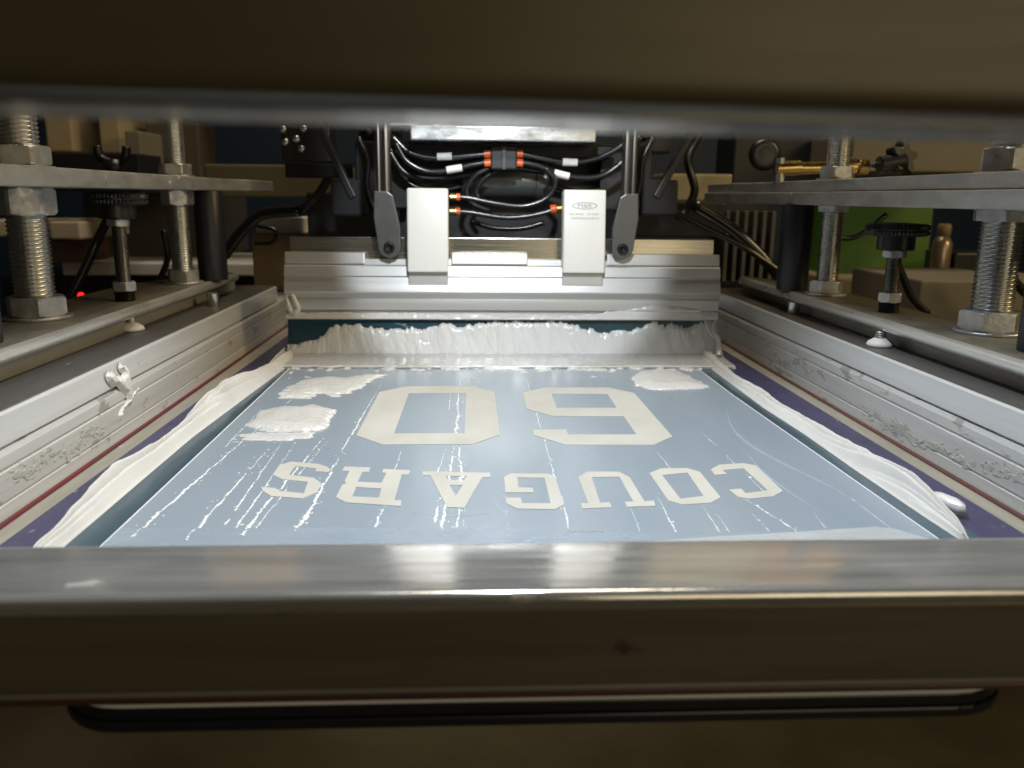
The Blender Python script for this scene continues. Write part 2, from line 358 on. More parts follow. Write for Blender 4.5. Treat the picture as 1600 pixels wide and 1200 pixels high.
# open lettering, seen upside down from here
GLYPH = {
 'O_': [[(-.0815, .7155), (-.0600, .738), (.0000, .738), (.0195, .7155), (.0195, .5795), (.0000, .557), (-.0625, .557), (-.0835, .5795)], [(-.0555, .711), (-.0055, .711), (-.0058, .584), (-.0568, .584)]],
 '6': [[(.0442, .7125), (.0648, .7325), (.1232, .7325), (.143, .7114), (.1448, .574), (.1267, .5535), (.0649, .5545), (.0444, .579), (.0447, .5935), (.0695, .5935), (.0695, .5805), (.1195, .5795), (.1194, .6315), (.0634, .6325), (.044, .6556)], [(.0692, .708), (.1185, .7075), (.1185, .658), (.0691, .658)]],
 'C': [[(.1517, .4992), (.1599, .5087), (.1767, .5118), (.1836, .5072), (.1837, .4591), (.1747, .45), (.1594, .4464), (.1539, .4495), (.1523, .4619), (.16, .4633), (.1602, .4555), (.175, .4602), (.1738, .501), (.159, .4976), (.1598, .4904), (.1513, .4885)]],
 'O': [[(.111, .4927), (.1203, .5019), (.1371, .5023), (.1435, .495), (.1435, .4491), (.1352, .4404), (.1181, .4379), (.1118, .4444)], [(.1181, .489), (.1354, .4933), (.1341, .4514), (.1194, .4472)]],
 'U': [[(.0651, .4858), (.0722, .4961), (.092, .4958), (.0971, .4852), (.0978, .4435), (.1033, .4446), (.1026, .4362), (.0862, .4349), (.0863, .4429), (.0914, .4433), (.0909, .486), (.0735, .4856), (.0722, .4417), (.0778, .4424), (.0775, .4345), (.0608, .4329), (.0612, .4415), (.0653, .441)]],
 'G': [[(.0194, .4869), (.0237, .4937), (.0466, .4928), (.0510, .4884), (.0514, .4389), (.0458, .4322), (.0245, .4336), (.0191, .442), (.019, .4509), (.0276, .4507), (.0279, .4418), (.044, .4415), (.0443, .4849), (.0276, .4858), (.0273, .4681), (.0358, .4671), (.0357, .4592), (.0193, .4595)]],
 'A': [[(-.0312, .4985), (.0109, .4952), (.0108, .487), (.0061, .4871), (-.0045, .4353), (-.0142, .4370), (-.026, .4909), (-.0308, .4912)], [(-.0165, .4896), (-.0034, .4886), (-.0050, .4814), (-.0150, .4822)], [(-.0138, .4732), (-.0058, .4725), (-.0097, .4540)]],
 'R': [[(-.0812, .5088), (-.0647, .5067), (-.0646, .4975), (-.0686, .4982), (-.0692, .4797), (-.0545, .4774), (-.0535, .4958), (-.0565, .4963), (-.0560, .5034), (-.039, .5009), (-.0396, .4918), (-.0438, .4924), (-.0442, .4478), (-.0403, .4477), (-.0398, .4387), (-.0712, .445), (-.0779, .4535), (-.0775, .4746), (-.0754, .4769), (-.0772, .4807), (-.0768, .4995), (-.0815, .5007)], [(-.0688, .4704), (-.0537, .4674), (-.0534, .4523), (-.0688, .4544)]],
 'S': [[(-.1229, .5124), (-.1170, .5192), (-.0993, .5146), (-.0928, .5094), (-.0894, .5034), (-.0894, .4978), (-.098, .4998), (-.0985, .5056), (-.1125, .5097), (-.1131, .4936), (-.0968, .4874), (-.0902, .4772), (-.0902, .4616), (-.0966, .4518), (-.1151, .456), (-.1215, .464), (-.1247, .4714), (-.1154, .4693), (-.1134, .4647), (-.0973, .4601), (-.0988, .4802), (-.1151, .4848), (-.1229, .4938)]],
}
for g, polys in GLYPH.items():
    o = sub('digit' if g in ('O_', '6') else 'letter', flat(polys, 0.0010, 0.0015), OPENM, sten)
    o['label'] = 'upside down cream ' + ('digit 0' if g == 'O_' else 'digit 6' if g == '6' else 'letter ' + g) + ' open in the stencil'
WIPE = mat('wiped_haze', (0.335, 0.385, 0.44), 0.35)
for px, wd in (([(1136, 640), (1142, 665), (1165, 690), (1200, 712), (1245, 735), (1300, 762), (1345, 790)], 0.0034), ([(1160, 700), (1190, 735), (1235, 770), (1290, 805)], 0.0018), ([(640, 800), (700, 806), (760, 803)], 0.0012)):
    c = catmull([atZ(a, b, 0.0012) for a, b in px], 8); n = len(c); L_, R_ = [], []
    for k, p in enumerate(c):
        d = (c[min(k+1, n-1)]-c[max(k-1, 0)]).normalized(); hw = wd*0.5*math.sin(math.pi*(k+0.5)/n)*(0.7+0.5*random.random())
        L_.append((p.x-d.y*hw, p.y+d.x*hw)); R_.append((p.x+d.y*hw, p.y-d.x*hw))
    sub('wipe_mark', flat([L_+R_[::-1]], 0.0011, 0.00128), WIPE, sten)
# faint pencilled marks at the near edge of the stencil
bm = bmesh.new(); random.seed(5)
for k in range(9):
    x = 0.049 + k*0.0022
    box(x, x+random.uniform(0.0006, 0.0015), 0.4000+random.uniform(-0.0005, 0.0005), 0.4022+random.uniform(-0.0008, 0.0006), 0.0013, 0.0016, bm=bm)
sub('pencil_marks', bm, PRINT, sten)

# thin ragged ink streaks dragged along the stencil; sightings on the photograph's plane: (px, py) far end -> near end, width mm, raggedness
def streak(pa, pb, wid, seed, gap=0.35, grow=1.0, twig=0.0):
    a, b = atZ(*pa, 0.0012), atZ(*pb, 0.0012); L_ = (b-a).length; d = (b-a)/L_; n = Vector((-d.y, d.x, 0))
    nl, nw = max(20, int(L_/0.0006)), 22; half = wid*2.6
    s = np.linspace(0, L_, nl)[:, None]; t = np.linspace(-half, half, nw)[None, :]
    cen = (fbm(s*90, s*0+seed, 3, seed)-0.5)*wid*2.2*(0.3+0.7*s/L_)
    ww = wid*(0.10+0.90*(s/L_)**grow)*(0.25+1.5*fbm(s*130, s*0+3.1, 3, seed+4)**1.4)
    g = fbm(s*60, s*0+9.7, 3, seed+9)
    body = ww*0.5-np.abs(t-cen) + (fbm(s*900, t*1100, 3, seed+2)-0.5)*ww*1.5 - np.where(g < gap, wid, 0)
    fl_ = (fbm(s*420, t*620, 2, seed+5)-0.83)*wid*4*(s/L_)*np.exp(-(t/(half*0.4))**2)*(1 if twig else 0.5)
    h = np.maximum(body, fl_)
    Zz = 0.0012+np.clip(h*0.35, -0.0004, 0.00055)
    X_ = a.x+d.x*s+n.x*t; Y_ = a.y+d.y*s+n.y*t
    me = sheet_mesh('ink_streak', X_, Y_, Zz+0*X_, h > 0)
    if len(me.polygons) > 4:
        o = sub('ink_streak', me, INK_THIN, sten); o['label'] = 'ragged white ink streak'
ST = [((455, 625), (200, 842), 0.0042, .15, 1.6), ((430, 690), (290, 845), 0.0042, .2, 1.3), ((440, 692), (352, 820), 0.0016, .4, .6), ((463, 690), (360, 838), 0.0022, .3, .9),
      ((505, 685), (375, 838), 0.0042, .22, 1.1), ((510, 690), (395, 830), 0.0015, .45, .8), ((596, 600), (540, 695), 0.0030, .25, 1.1), ((543, 690), (465, 830), 0.0048, .15, 1.2),
      ((720, 580), (712, 681), 0.0034, .12, 1.0), ((704, 615), (702, 640), 0.0012, .2, .7), ((628, 700), (616, 737), 0.0014, .3, 1), ((601, 790), (583, 828), 0.0028, .18, 1),
      ((697, 700), (684, 738), 0.0014, .25, .9), ((709, 698), (690, 830), 0.0040, .18, .6), ((717, 697), (722, 755), 0.0040, .2, .5), ((722, 757), (713, 828), 0.0022, .3, .8),
      ((726, 790), (724, 828), 0.0012, .35, .8), ((823, 590), (828, 612), 0.0010, .2, .5), ((838, 645), (844, 668), 0.0016, .2, .5), ((846, 672), (868, 748), 0.0016, .2, .8),
      ((878, 775), (889, 826), 0.0018, .2, .9), ((790, 795), (797, 840), 0.0008, .4, .8), ((1025, 704), (1050, 735), 0.0010, .3, .7), ((1095, 675), (1118, 695), 0.0010, .25, .7),
      ((1135, 712), (1152, 730), 0.0010, .3, .7), ((1025, 770), (1058, 835), 0.0014, .25, .9), ((1098, 790), (1125, 832), 0.0010, .3, .7), ((1165, 780), (1262, 840), 0.0019, .22, .7),
      ((1165, 740), (1196, 770), 0.0009, .3, .7), ((1168, 795), (1210, 838), 0.0009, .35, .8), ((1270, 800), (1290, 825), 0.0008, .4, .8), ((1325, 775), (1395, 828), 0.0009, .3, .8),
      ((980, 780), (1000, 830), 0.0007, .4, .8), ((1115, 795), (1145, 838), 0.0008, .4, .8), ((408, 640), (352, 698), 0.0012, .35, .6), ((690, 757), (680, 825), 0.0030, .5, .8)]
for i, (pa, pb, wd, gp, gr) in enumerate(ST): streak(pa, pb, wd*0.50, 11+i*3, gp*0.8, gr)

# ------------------------------------------------------------------ ink lying on the screen
def ridge(name, label, inner, outer, peak, seed, side, folds=1.0, nf=2.4, slant=5.0, u0=0.40):
    """heavy bank of ink along one side; inner/outer: lists of (y, x)"""
    inner = np.array(sorted(inner)); outer = np.array(sorted(outer))
    y = np.linspace(max(inner[0, 0], outer[0, 0]), min(inner[-1, 0], outer[-1, 0]), 900)[:, None]; u = np.linspace(-0.08, 1.10, 76)[None, :]
    xi = np.interp(y, inner[:, 0], inner[:, 1]); xo = np.interp(y, outer[:, 0], outer[:, 1])
    xo = xo+side*(fbm(y*19, y*0, 3, seed)-0.55)*0.015
    X_ = xi+(xo-xi)*u
    hh = np.interp(y, [p[0] for p in peak], [p[1] for p in peak])
    prof = np.where(u < 0.5, smooth01(u/0.5*0.98+0.02), 1.0)*np.where(u > 0.62, np.sqrt(np.clip(1-((u-0.62)/0.42)**2, 0, 1)), 1)
    prof = np.where(u < 0, -0.1, prof)
    warp = fbm(y*6, u*1.1, 2, seed+3)-0.5
    wx = fbm(y*13, u*2.0, 2, seed+11)-0.5
    ph = math.pi*(u*nf+y*slant+warp*1.6+0.35)
    roll_ = np.abs(np.sin(ph))**0.62                                 # rounded rolls parted by sharp creases
    roll2 = np.abs(np.sin(ph*2.3+wx*3.0))**0.7
    lap = fbm(y*9+u*1.2, u*1.1+warp, 2, seed+8)-0.5                  # lobes lapping over the outer side
    wgt = smooth01((u-u0)/0.30)
    h = hh*prof*(1-folds*0.42*wgt*(1-roll_)-folds*0.14*wgt*(1-roll2)+1.25*lap*smooth01(u*1.8-0.35)) + (fbm(y*75, u*5, 3, seed+1)-0.5)*0.0016*prof*smooth01(u*2)
    h = np.where(u > 1.04, -0.001, h)
    edge = (fbm(y*130, u*0, 2, seed+6)-0.5)*0.1
    h = np.where((u < edge*0.4), -0.0008, h)
    Y_ = y+0*u+(fbm(u*2.0, y*9, 2, seed+2)-0.5)*0.010*prof
    me = sheet_mesh(name, X_, Y_, np.clip(h, -0.0006, 1)+0.0011, h > -0.0005)
    o = link(name, me, INK, smooth=True); return tag(o, label, 'ink')
ridge('ink_bank', 'thick smooth bank of white ink along the left edge of the stencil',
      [(0.30, -0.199), (0.40, -0.1995), (0.58, -0.1985), (0.833, -0.1856), (0.885, -0.183)],
      [(0.30, -0.204), (0.405, -0.207), (0.44, -0.212), (0.476, -0.2165), (0.523, -0.2140), (0.60, -0.2155), (0.648, -0.2165), (0.70, -0.2130), (0.77, -0.2075), (0.83, -0.203), (0.885, -0.201)],
      [(0.30, 0.007), (0.40, 0.008), (0.48, 0.011), (0.56, 0.010), (0.65, 0.013), (0.74, 0.011), (0.80, 0.009), (0.85, 0.012), (0.885, 0.012)], 21, -1, 2.0, 3.4, 7.5, 0.22)
ridge('ink_bank', 'narrower ridged bank of white ink along the right edge of the stencil',
      [(0.372, 0.2500), (0.42, 0.2476), (0.50, 0.2455), (0.578, 0.2450), (0.659, 0.2415), (0.79, 0.2425), (0.885, 0.2430)],
      [(0.372, 0.2525), (0.40, 0.2585), (0.444, 0.2640), (0.53, 0.2640), (0.6166, 0.2590), (0.697, 0.2545), (0.79, 0.2535), (0.885, 0.2590)],
      [(0.372, 0.003), (0.40, 0.006), (0.45, 0.011), (0.53, 0.010), (0.62, 0.008), (0.70, 0.007), (0.80, 0.007), (0.85, 0.010), (0.885, 0.012)], 44, 1, 1.15, 3.1, 2.2, 0.05)

def dab(name, label, outline, hmax, seed, rag=1.0, lean=(0, 0), mt=INK, streaks=0.5, n=150, fall=0.016, margin=0.008, fray=0.0):
    P = np.array(outline); x0, y0 = P.min(0)-margin; x1, y1 = P.max(0)+margin
    gx = np.linspace(x0, x1, n)[None, :]; gy = np.linspace(y0, y1, n)[:, None]
    X_ = gx+0*gy; Y_ = gy+0*gx
    d = np.full(X_.shape, 1e9); ins = np.zeros(X_.shape, bool)
    for i in range(len(P)):
        a, b = P[i], P[(i+1) % len(P)]; e = b-a
        t = np.clip(((X_-a[0])*e[0]+(Y_-a[1])*e[1])/(e@e), 0, 1)
        d = np.minimum(d, np.hypot(X_-a[0]-t*e[0], Y_-a[1]-t*e[1]))
        c = (a[1] > Y_) != (b[1] > Y_)
        with np.errstate(divide='ignore', invalid='ignore'):
            ins ^= c & (X_ < (b[0]-a[0])*(Y_-a[1])/(b[1]-a[1])+a[0])
    sd = np.where(ins, d, -d)+(fbm(X_*160, Y_*60, 4, seed)-0.5)*0.010*rag
    sd0 = sd
    near = smooth01(1.15-(Y_-y0)/(y1-y0)*1.3); right = smooth01(((X_-x0)/(x1-x0)-0.55)/0.4)
    sd = sd+(fbm(X_*38, Y_*520, 3, seed+21)-0.55)*0.022*fray*np.maximum(near, right)+(fbm(X_*400, Y_*600, 2, seed+23)-0.5)*0.003*fray*near
    body = hmax*np.sqrt(np.clip(np.maximum(sd0, 0.0012)/fall, 0, 1))*smooth01(sd/0.0022+0.05)
    h = body*(0.62+0.30*fbm(X_*22, Y_*18, 3, seed+3)+0.22*streaks*fbm(X_*150+Y_*30, Y_*12, 2, seed+7)+lean[0]*(X_-x0)/(x1-x0)+lean[1]*(Y_-y0)/(y1-y0))
    h = np.where(sd < 0, -0.0004, h+(fbm(X_*300, Y_*420, 2, seed+31)-0.5)*0.0006*fray*near)
    me = sheet_mesh(name, X_, Y_, np.clip(h, -0.0003, 1)+0.0013, sd > -0.0006)
    o = link(name, me, mt, smooth=True); return tag(o, label, 'ink')
dab('ink_dab', 'elongated smear of white ink near the squeegee, beyond the left dab', [(-.168, .712), (-.160, .765), (-.136, .780), (-.118, .772), (-.104, .790), (-.087, .786), (-.094, .760), (-.107, .718), (-.118, .700), (-.132, .716), (-.140, .694), (-.160, .696)], 0.0026, 61, 0.8, fray=1.0, n=200, margin=0.014)
dab('ink_dab', 'rounded thick dab of white ink left of the digit 0', [(-.1675, .608), (-.168, .648), (-.155, .664), (-.140, .662), (-.130, .668), (-.112, .655), (-.1085, .620), (-.107, .596), (-.122, .588), (-.146, .590), (-.160, .598)], 0.0045, 67, 0.4, fray=0.7, n=200, margin=0.014)
dab('ink_dab', 'thin torn smear of white ink just below the left dab', [(-.164, .584), (-.150, .589), (-.112, .586), (-.118, .572), (-.135, .564), (-.162, .566), (-.156, .573), (-.166, .577)], 0.0013, 71, 1.0, streaks=1.2, fray=1.6, n=200, margin=0.016)
dab('ink_dab', 'smooth half-moon dab of white ink at the right below the squeegee', [(.150, .742), (.152, .775), (.166, .803), (.190, .816), (.205, .800), (.2125, .770), (.2165, .735), (.206, .728), (.180, .722), (.160, .726)], 0.0040, 75, 0.4, fray=0.45, n=200, margin=0.012)
# knob of ink beside the right bank, splash on the left rail
def lump(name, label, balls, seed):
    bm = bmesh.new()
    mb = bpy.data.metaballs.new('mb'); mb.resolution = 0.0012; mb.threshold = 0.35
    for x, y, z, r_, sx in balls:
        e = mb.elements.new(); e.co = (x, y, z); e.radius = r_; e.type = 'ELLIPSOID'; e.size_x, e.size_y, e.size_z = sx
    o = bpy.data.objects.new('mb', mb); COL.objects.link(o)
    dg = bpy.context.evaluated_depsgraph_get(); me = bpy.data.meshes.new_from_object(o.evaluated_get(dg)); bpy.data.objects.remove(o)
    for v in me.vertices:
        k = float(fbm(v.co.x*170+v.co.z*120, v.co.y*170, 3, seed))-0.5
        v.co += Vector((k*0.6, -k*0.6, k))*0.004
    return tag(link(name, me, INK, smooth=True), label, 'ink')
lump('ink_lump', 'small curled lump of ink beside the near end of the right bank',
     [(.2625, .4300, .0060, .009, (1, 1, .7)), (.2665, .4225, .0062, .0085, (.9, .9, .8)), (.2600, .4370, .0050, .009, (1, 1, .6)), (.2680, .4160, .0045, .0060, (1, .8, .8)), (.2640, .4275, .0105, .005, (.7, 1, .5))], 5)
def atX(px, py, x): d = sight(px, py); return CAM + d*(x/d.x)
SPL = [(190, 566), (199, 575), (203, 590), (204, 607), (206, 618), (212, 610), (218, 608), (208, 624), (200, 634), (192, 645), (189, 656), (186, 649), (192, 636), (201, 625), (198, 614), (185, 605), (176, 600), (170, 595), (168, 588), (171, 583), (181, 587), (190, 590), (194, 583), (188, 575)]
o = dab('ink_splash', 'forked splash of white ink stuck to the left rail', [(p.y, p.z) for p in (atX(a, b, XL+0.001) for a, b in SPL)], 0.0030, 83, 0.55, n=160, fall=0.0030, margin=0.004)
for v in o.data.vertices: v.co = Vector((XL+v.co.z-0.0008, v.co.x, v.co.y))

RESID = mat('dried_residue', (0.46, 0.465, 0.42), 0.6, 0.0, 0.0, (150, 150, 150), color2=(0.30, 0.305, 0.27))
def residue(px, x, s_, rail, seed, dens):
    P = np.array([(p.y, p.z) for p in (atX(a, b, x) for a, b in px)]); c = P.mean(0)
    y0, z0 = P.min(0)-0.006; y1, z1 = P.max(0)+0.006; z0 = max(z0, 0.002); z1 = min(z1, 0.034)
    ny, nz = int((y1-y0)/0.00055), int((z1-z0)/0.0004)
    gy = np.linspace(y0, y1, ny)[None, :]; gz = np.linspace(z0, z1, nz)[:, None]
    top = np.interp(gy, np.sort(P[:, 0]), P[np.argsort(P[:, 0]), 1]); mid = np.convolve(top[0], np.ones(ny//6)/(ny//6), 'same')[None, :]
    mid = np.where(mid < 0.5*top.mean(), top.mean(), mid)
    band = np.exp(-((gz-mid)/0.0055)**2)*smooth01((gy-y0)/0.03)*smooth01((y1-gy)/0.02)
    f = fbm(gy*260, gz*520, 4, seed)*0.65+fbm(gy*45, gz*160, 3, seed+4)*0.35
    h = f-(0.80-dens*band)
    Yg, Zg = gy+0*gz, gz+0*gy
    me = sheet_mesh('ink_residue', x+s_*(np.clip(h*0.004, -0.0002, 0.00012)+0.00008)+0*Yg, Yg, Zg, h > 0)
    o = link('ink_residue', me, RESID); o.parent = rail
rails = [c for c in screen.children if c.name.startswith('side_rail')]
residue([(1345, 637), (1400, 660), (1470, 690), (1545, 715), (1600, 735), (1640, 755), (1640, 790), (1590, 765), (1520, 735), (1440, 705), (1375, 672)], XR-0.0002, -1, rails[1], 131, 0.31)
residue([(1195, 535), (1250, 560), (1275, 575), (1270, 588), (1225, 570), (1190, 552)], XR-0.0002, -1, rails[1], 137, 0.30)
residue([(0, 745), (60, 705), (120, 680), (160, 668), (170, 680), (120, 715), (60, 745), (0, 780)], XL+0.0002, 1, rails[0], 141, 0.30)
# ------------------------------------------------------------------ squeegee
SX0, SX1 = -0.1945, 0.2625
TILT = -0.205
SQO = Vector((0.034, 0.8720, 0.0016))
sq = thing('squeegee', 'wide aluminium squeegee with teal blade standing across the screen', 'squeegee', SQO, (TILT, 0, 0))
a0, a1 = SX0-SQO.x, SX1-SQO.x
link('blade', prism([(0.0, 0.0), (0.0, 0.048), (0.009, 0.048), (0.009, 0.0)], a0, a1, 'x', 0.0006, 1), BLADE, sq)
hp = [(-0.0045, 0.0405), (-0.0060, 0.0415), (-0.0062, 0.0475), (-0.0048, 0.0490), (-0.0048, 0.0500), (-0.0085, 0.0505), (-0.0098, 0.0560), (-0.0100, 0.0612), (-0.0094, 0.0622), (-0.0160, 0.0672),
      (-0.0166, 0.0685), (-0.0160, 0.0780), (-0.0142, 0.0832), (-0.0142, 0.0842), (-0.0168, 0.0850), (-0.0150, 0.0952), (-0.0138, 0.0964), (-0.0118, 0.0972), (-0.0118, 0.1030), (-0.0030, 0.1030), (0.012, 0.1030), (0.020, 0.085), (0.016, 0.050), (0.0105, 0.0405)]
ho = link('holder', prism(hp, a0, a1, 'x'), ALU_HOLD, sq, smooth=True); autosmooth(ho.data, 28)
for x0, x1 in ((a0, -0.112-SQO.x), (-0.022-SQO.x, 0.058-SQO.x), (0.142-SQO.x, a1)):
    link('holder_lip', box(x0, x1, -0.0142, -0.0040, 0.0975, 0.1098, 0.0012), ALU_HOLD, sq)
link('clamp_bar', box(a0+0.003, a1-0.003, -0.0030, 0.0050, -0.014, 0.0120, 0.0007), STEEL_BAR, sq, (0, 0.001, 0.1158), (0.17, 0, 0))
# ink on the blade
nx, ns = 620, 70
gx = np.linspace(a0, a1, nx)[None, :]; gs = np.linspace(0.0, 0.0405, ns)[:, None]
top = 0.0335+0.009*(fbm(gx*22, gx*0, 4, 5)-0.5)*2+0.004*np.sin(gx*33+1.0)+0.009*(fbm(gx*150, gx*0+3, 3, 6)-0.5)
top = top-0.022*smooth01((-0.175-gx)/0.03)
top = np.minimum(top+0.002, 0.0392)
crest = (fbm(gx*70+gs*25, gs*30, 3, 9)-0.5)
vert = fbm(gx*230+gs*40*np.sin(gx*40)+fbm(gx*60, gs*50, 2, 77)*2, gs*30, 4, 12)-0.5
ridges = np.abs(fbm(gx*38+gs*16, gs*10, 3, 15)-0.5)*2
sdv = top-gs+(fbm(gx*180, gs*160, 3, 19)-0.5)*0.007
slit = np.clip((fbm(gx*330+gs*30, gs*14, 3, 73)-0.70)/0.05, 0, 1)*smooth01((fbm(gx*16, gx*0, 2, 79)-0.55)/0.12)
cw = fbm(gx*24, gs*18, 2, 81); gw = fbm(gx*13, gx*0, 3, 84)*7
crease = np.abs(np.sin(math.pi*(gx*20+gw+cw*1.5+gs*(12+26*(cw-0.5)))))**0.30
crease2 = np.abs(np.sin(math.pi*(gx*70+gw*3-cw*3.0-gs*16)))**0.25
h = np.sqrt(np.clip(sdv/0.005, 0, 1))*(0.0026+0.0030*crest+0.0014*ridges)*(0.40+0.42*crease+0.18*crease2)+vert*0.0005-0.0008*slit
h = np.where(sdv < 0, -0.001, h)
h = h*(1-0.0*gs)
X_, S_ = gx+0*gs, gs+0*gx
me = sheet_mesh('blade_ink', X_, -np.clip(h, -0.0008, 0.01), S_, h > -0.0006)
bi = tag(link('blade_ink', me, INK, smooth=True), 'rough coat of white ink wiped across the squeegee blade', 'ink')
bi.location = SQO; bi.rotation_euler = (TILT, 0, 0)
# smooth bead of ink pushed in front of the blade
yy = np.linspace(0.8125, 0.8745, 60)[:, None]; xx = np.linspace(SX0-0.004, SX1+0.006, 620)[None, :]
fe = 0.8195+0.0028*(fbm(xx*60, xx*0, 3, 31)-0.5)*2+0.003*np.where(fbm(xx*34, xx*0, 2, 37) > 0.66, -1, 0)
t = (yy-fe)/0.052
h = np.where(t < 0, -0.001, 0.0022*np.sqrt(np.clip(t/0.10, 0, 1))+0.0010*t+0.0026*smooth01((t-0.72)/0.28))+(fbm(xx*22, yy*20, 2, 33)-0.5)*0.0003+0.0*np.exp(-((t-0.04)/0.04)**2)*0.5
me = sheet_mesh('ink_bead', xx+0*yy, yy+0*xx, np.clip(h, -0.0005, 1)+0.0012, h > -0.0004)
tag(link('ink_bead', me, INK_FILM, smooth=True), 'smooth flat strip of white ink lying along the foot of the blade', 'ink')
bm = tube([(x, float(0.8200+0.0028*(fbm(np.array(x*60), np.array(0.0), 3, 31)-0.5)*2), 0.0022+0.0008*float(fbm(np.array(x*120), np.array(0.5), 2, 35))) for x in np.linspace(SX0-0.002, SX1+0.002, 160)], lambda t: 0.0010+0.0006*float(fbm(np.array(t*90), np.array(0.2), 2, 36)), 8, 2)
tag(link('ink_lip', bm, INK, smooth=True), 'thin bright rim of ink along the front of the flat strip', 'ink')
xx = np.linspace(SX0+0.015, SX1-0.03, 700)[None, :]; yy = np.linspace(0.770, 0.8215, 90)[:, None]
f = fbm(xx*120, yy*90, 4, 87)+0.10*fbm(xx*30, yy*0, 2, 89)-0.84+0.30*smooth01((yy-0.792)/0.032)
me = sheet_mesh('ink_specks', xx+0*yy, yy+0*xx, 0.0012+np.clip(f*0.01, -0.0003, 0.0012), f > 0)
sp = link('ink_specks', me, INK, sten, smooth=True); sp['label'] = 'row of small white ink splatters'
# ink caught on the holder's lower lip
gx = np.linspace(a0, a1, 620)[None, :]; gs = np.linspace(0.041, 0.064, 40)[:, None]
hi = 0.0475+0.0035*(fbm(gx*30, gx*0, 4, 51)-0.42)*2 + 0.010*np.exp(-((gx-0.165)/0.042)**2)*(0.8+0.3*fbm(gx*90, gx*0, 2, 55)) - 0.004*np.exp(-((gx-0.0)/0.09)**2)
base = np.interp(gs, [p[1] for p in hp[1:12]], [-p[0] for p in hp[1:12]])
sdv = hi-gs+(fbm(gx*200, gs*260, 3, 53)-0.5)*0.003
h = np.where(sdv > 0, base+0.0022*np.sqrt(np.clip(sdv/0.004, 0, 1))*(0.5+fbm(gx*110, gs*160, 3, 57))+0.0*gs, base-0.002)
h = np.maximum(h, np.where(sdv > 0, 0.0082, 0))
me = sheet_mesh('lip_ink', gx+0*gs, -h, gs+0*gx, sdv > -0.0003)
li = tag(link('lip_ink', me, INK, smooth=True), 'line of white ink caught along the lower lip of the squeegee holder', 'ink'); li.location = SQO; li.rotation_euler = (TILT, 0, 0)
bm = tube([(a0+0.004, -0.0125, 0.078), (a0+0.006, -0.0135, 0.070), (a0+0.010, -0.012, 0.060), (a0+0.013, -0.010, 0.052), (a0+0.010, -0.009, 0.0475)], lambda t: 0.0012+0.0024*t, 12, 8)
tube([(a0+0.001, -0.012, 0.066), (a0+0.003, -0.012, 0.057), (a0+0.006, -0.009, 0.049), (a0+0.011, -0.008, 0.0465)], lambda t: 0.0010+0.0030*t, 12, 8, bm)
dr = tag(link('ink_drip', bm, INK, smooth=True), 'drip of white ink hanging at the left end of the squeegee holder', 'ink'); dr.location = SQO; dr.rotation_euler = (TILT, 0, 0)
bm = tube([(a1-0.001, -0.003, 0.041), (a1-0.004, -0.0028, 0.030), (a1+0.001, -0.003, 0.020), (a1+0.002, -0.004, 0.008), (a1+0.001, -0.008, 0.001)], lambda t: 0.0014+0.0032*t, 12, 8)
tube([(a1-0.012, -0.002, 0.041), (a1-0.008, -0.003, 0.030), (a1-0.003, -0.003, 0.022)], 0.0015, 10, 8, bm)
dr = tag(link('ink_drip', bm, INK, smooth=True), 'string of white ink running down the right end of the blade', 'ink'); dr.location = SQO; dr.rotation_euler = (TILT, 0, 0)

# two pale brackets holding the squeegee
def text_mesh(body, size, extrude):
    cu = bpy.data.curves.new('txt', 'FONT'); cu.body = body; cu.size = size; cu.extrude = extrude; cu.align_x = 'CENTER'; cu.align_y = 'CENTER'
    o = bpy.data.objects.new('txt', cu); COL.objects.link(o)
    dg = bpy.context.evaluated_depsgraph_get(); me = bpy.data.meshes.new_from_object(o.evaluated_get(dg)); bpy.data.objects.remove(o)
    return me
for bx, lab in (((-0.0668, -0.0248), 'plain pale bracket on the left of the squeegee'), ((0.0935, 0.1375), 'pale bracket with a small oval maker mark on the right of the squeegee')):
    cx, wd = (bx[0]+bx[1])/2, bx[1]-bx[0]
    b = thing('squeegee_bracket', lab, 'bracket', (cx, 0.8545, 0.0), (-0.10, 0, 0), 'pale brackets gripping the squeegee')
    bo = link('block', box(-wd/2, wd/2, 0.0, 0.020, 0.0935, 0.1785, 0.0022, 3), BRKT, b, smooth=True); autosmooth(bo.data, 50)
    link('foot', box(-wd/2+0.0004, wd/2-0.0004, 0.0085, 0.030, 0.0805, 0.0933, 0.0008), ALU_HOLD, b)
    if cx > 0:
        bm = bmesh.new(); n = 40; rings = [[bm.verts.new((rx*math.cos(2*math.pi*k/n), -0.00015, 0.1622+rz*math.sin(2*math.pi*k/n))) for k in range(n)] for rx, rz in ((0.0130, 0.0036), (0.0120, 0.0029))]
        for k in range(n): bm.faces.new((rings[0][k], rings[0][(k+1) % n], rings[1][(k+1) % n], rings[1][k]))
        link('oval_mark', bm, PRINT, b)
        t = link('maker_lettering', text_mesh('M&R', 0.0060, 0.00005), PRINT, b, (0, -0.00012, 0.1620), (R(90), 0, 0)); t.scale = (1.25, 1, 1)
        bm = bmesh.new(); random.seed(9)
        for row, zz in enumerate((0.1538, 0.1496)):
            x = -0.0160+0.002*row
            while x < 0.0155-0.001*row:
                ww = random.uniform(0.0007, 0.0013)
                if random.random() > 0.14: box(x, x+ww, -0.00012, 0.0002, zz-random.uniform(0.0008, 0.0012), zz+random.uniform(0.0006, 0.0011), bm=bm)
                x += ww+0.00045
        link('small_print', bm, mat('small_print_grey', (0.52, 0.51, 0.48), 0.6), b)

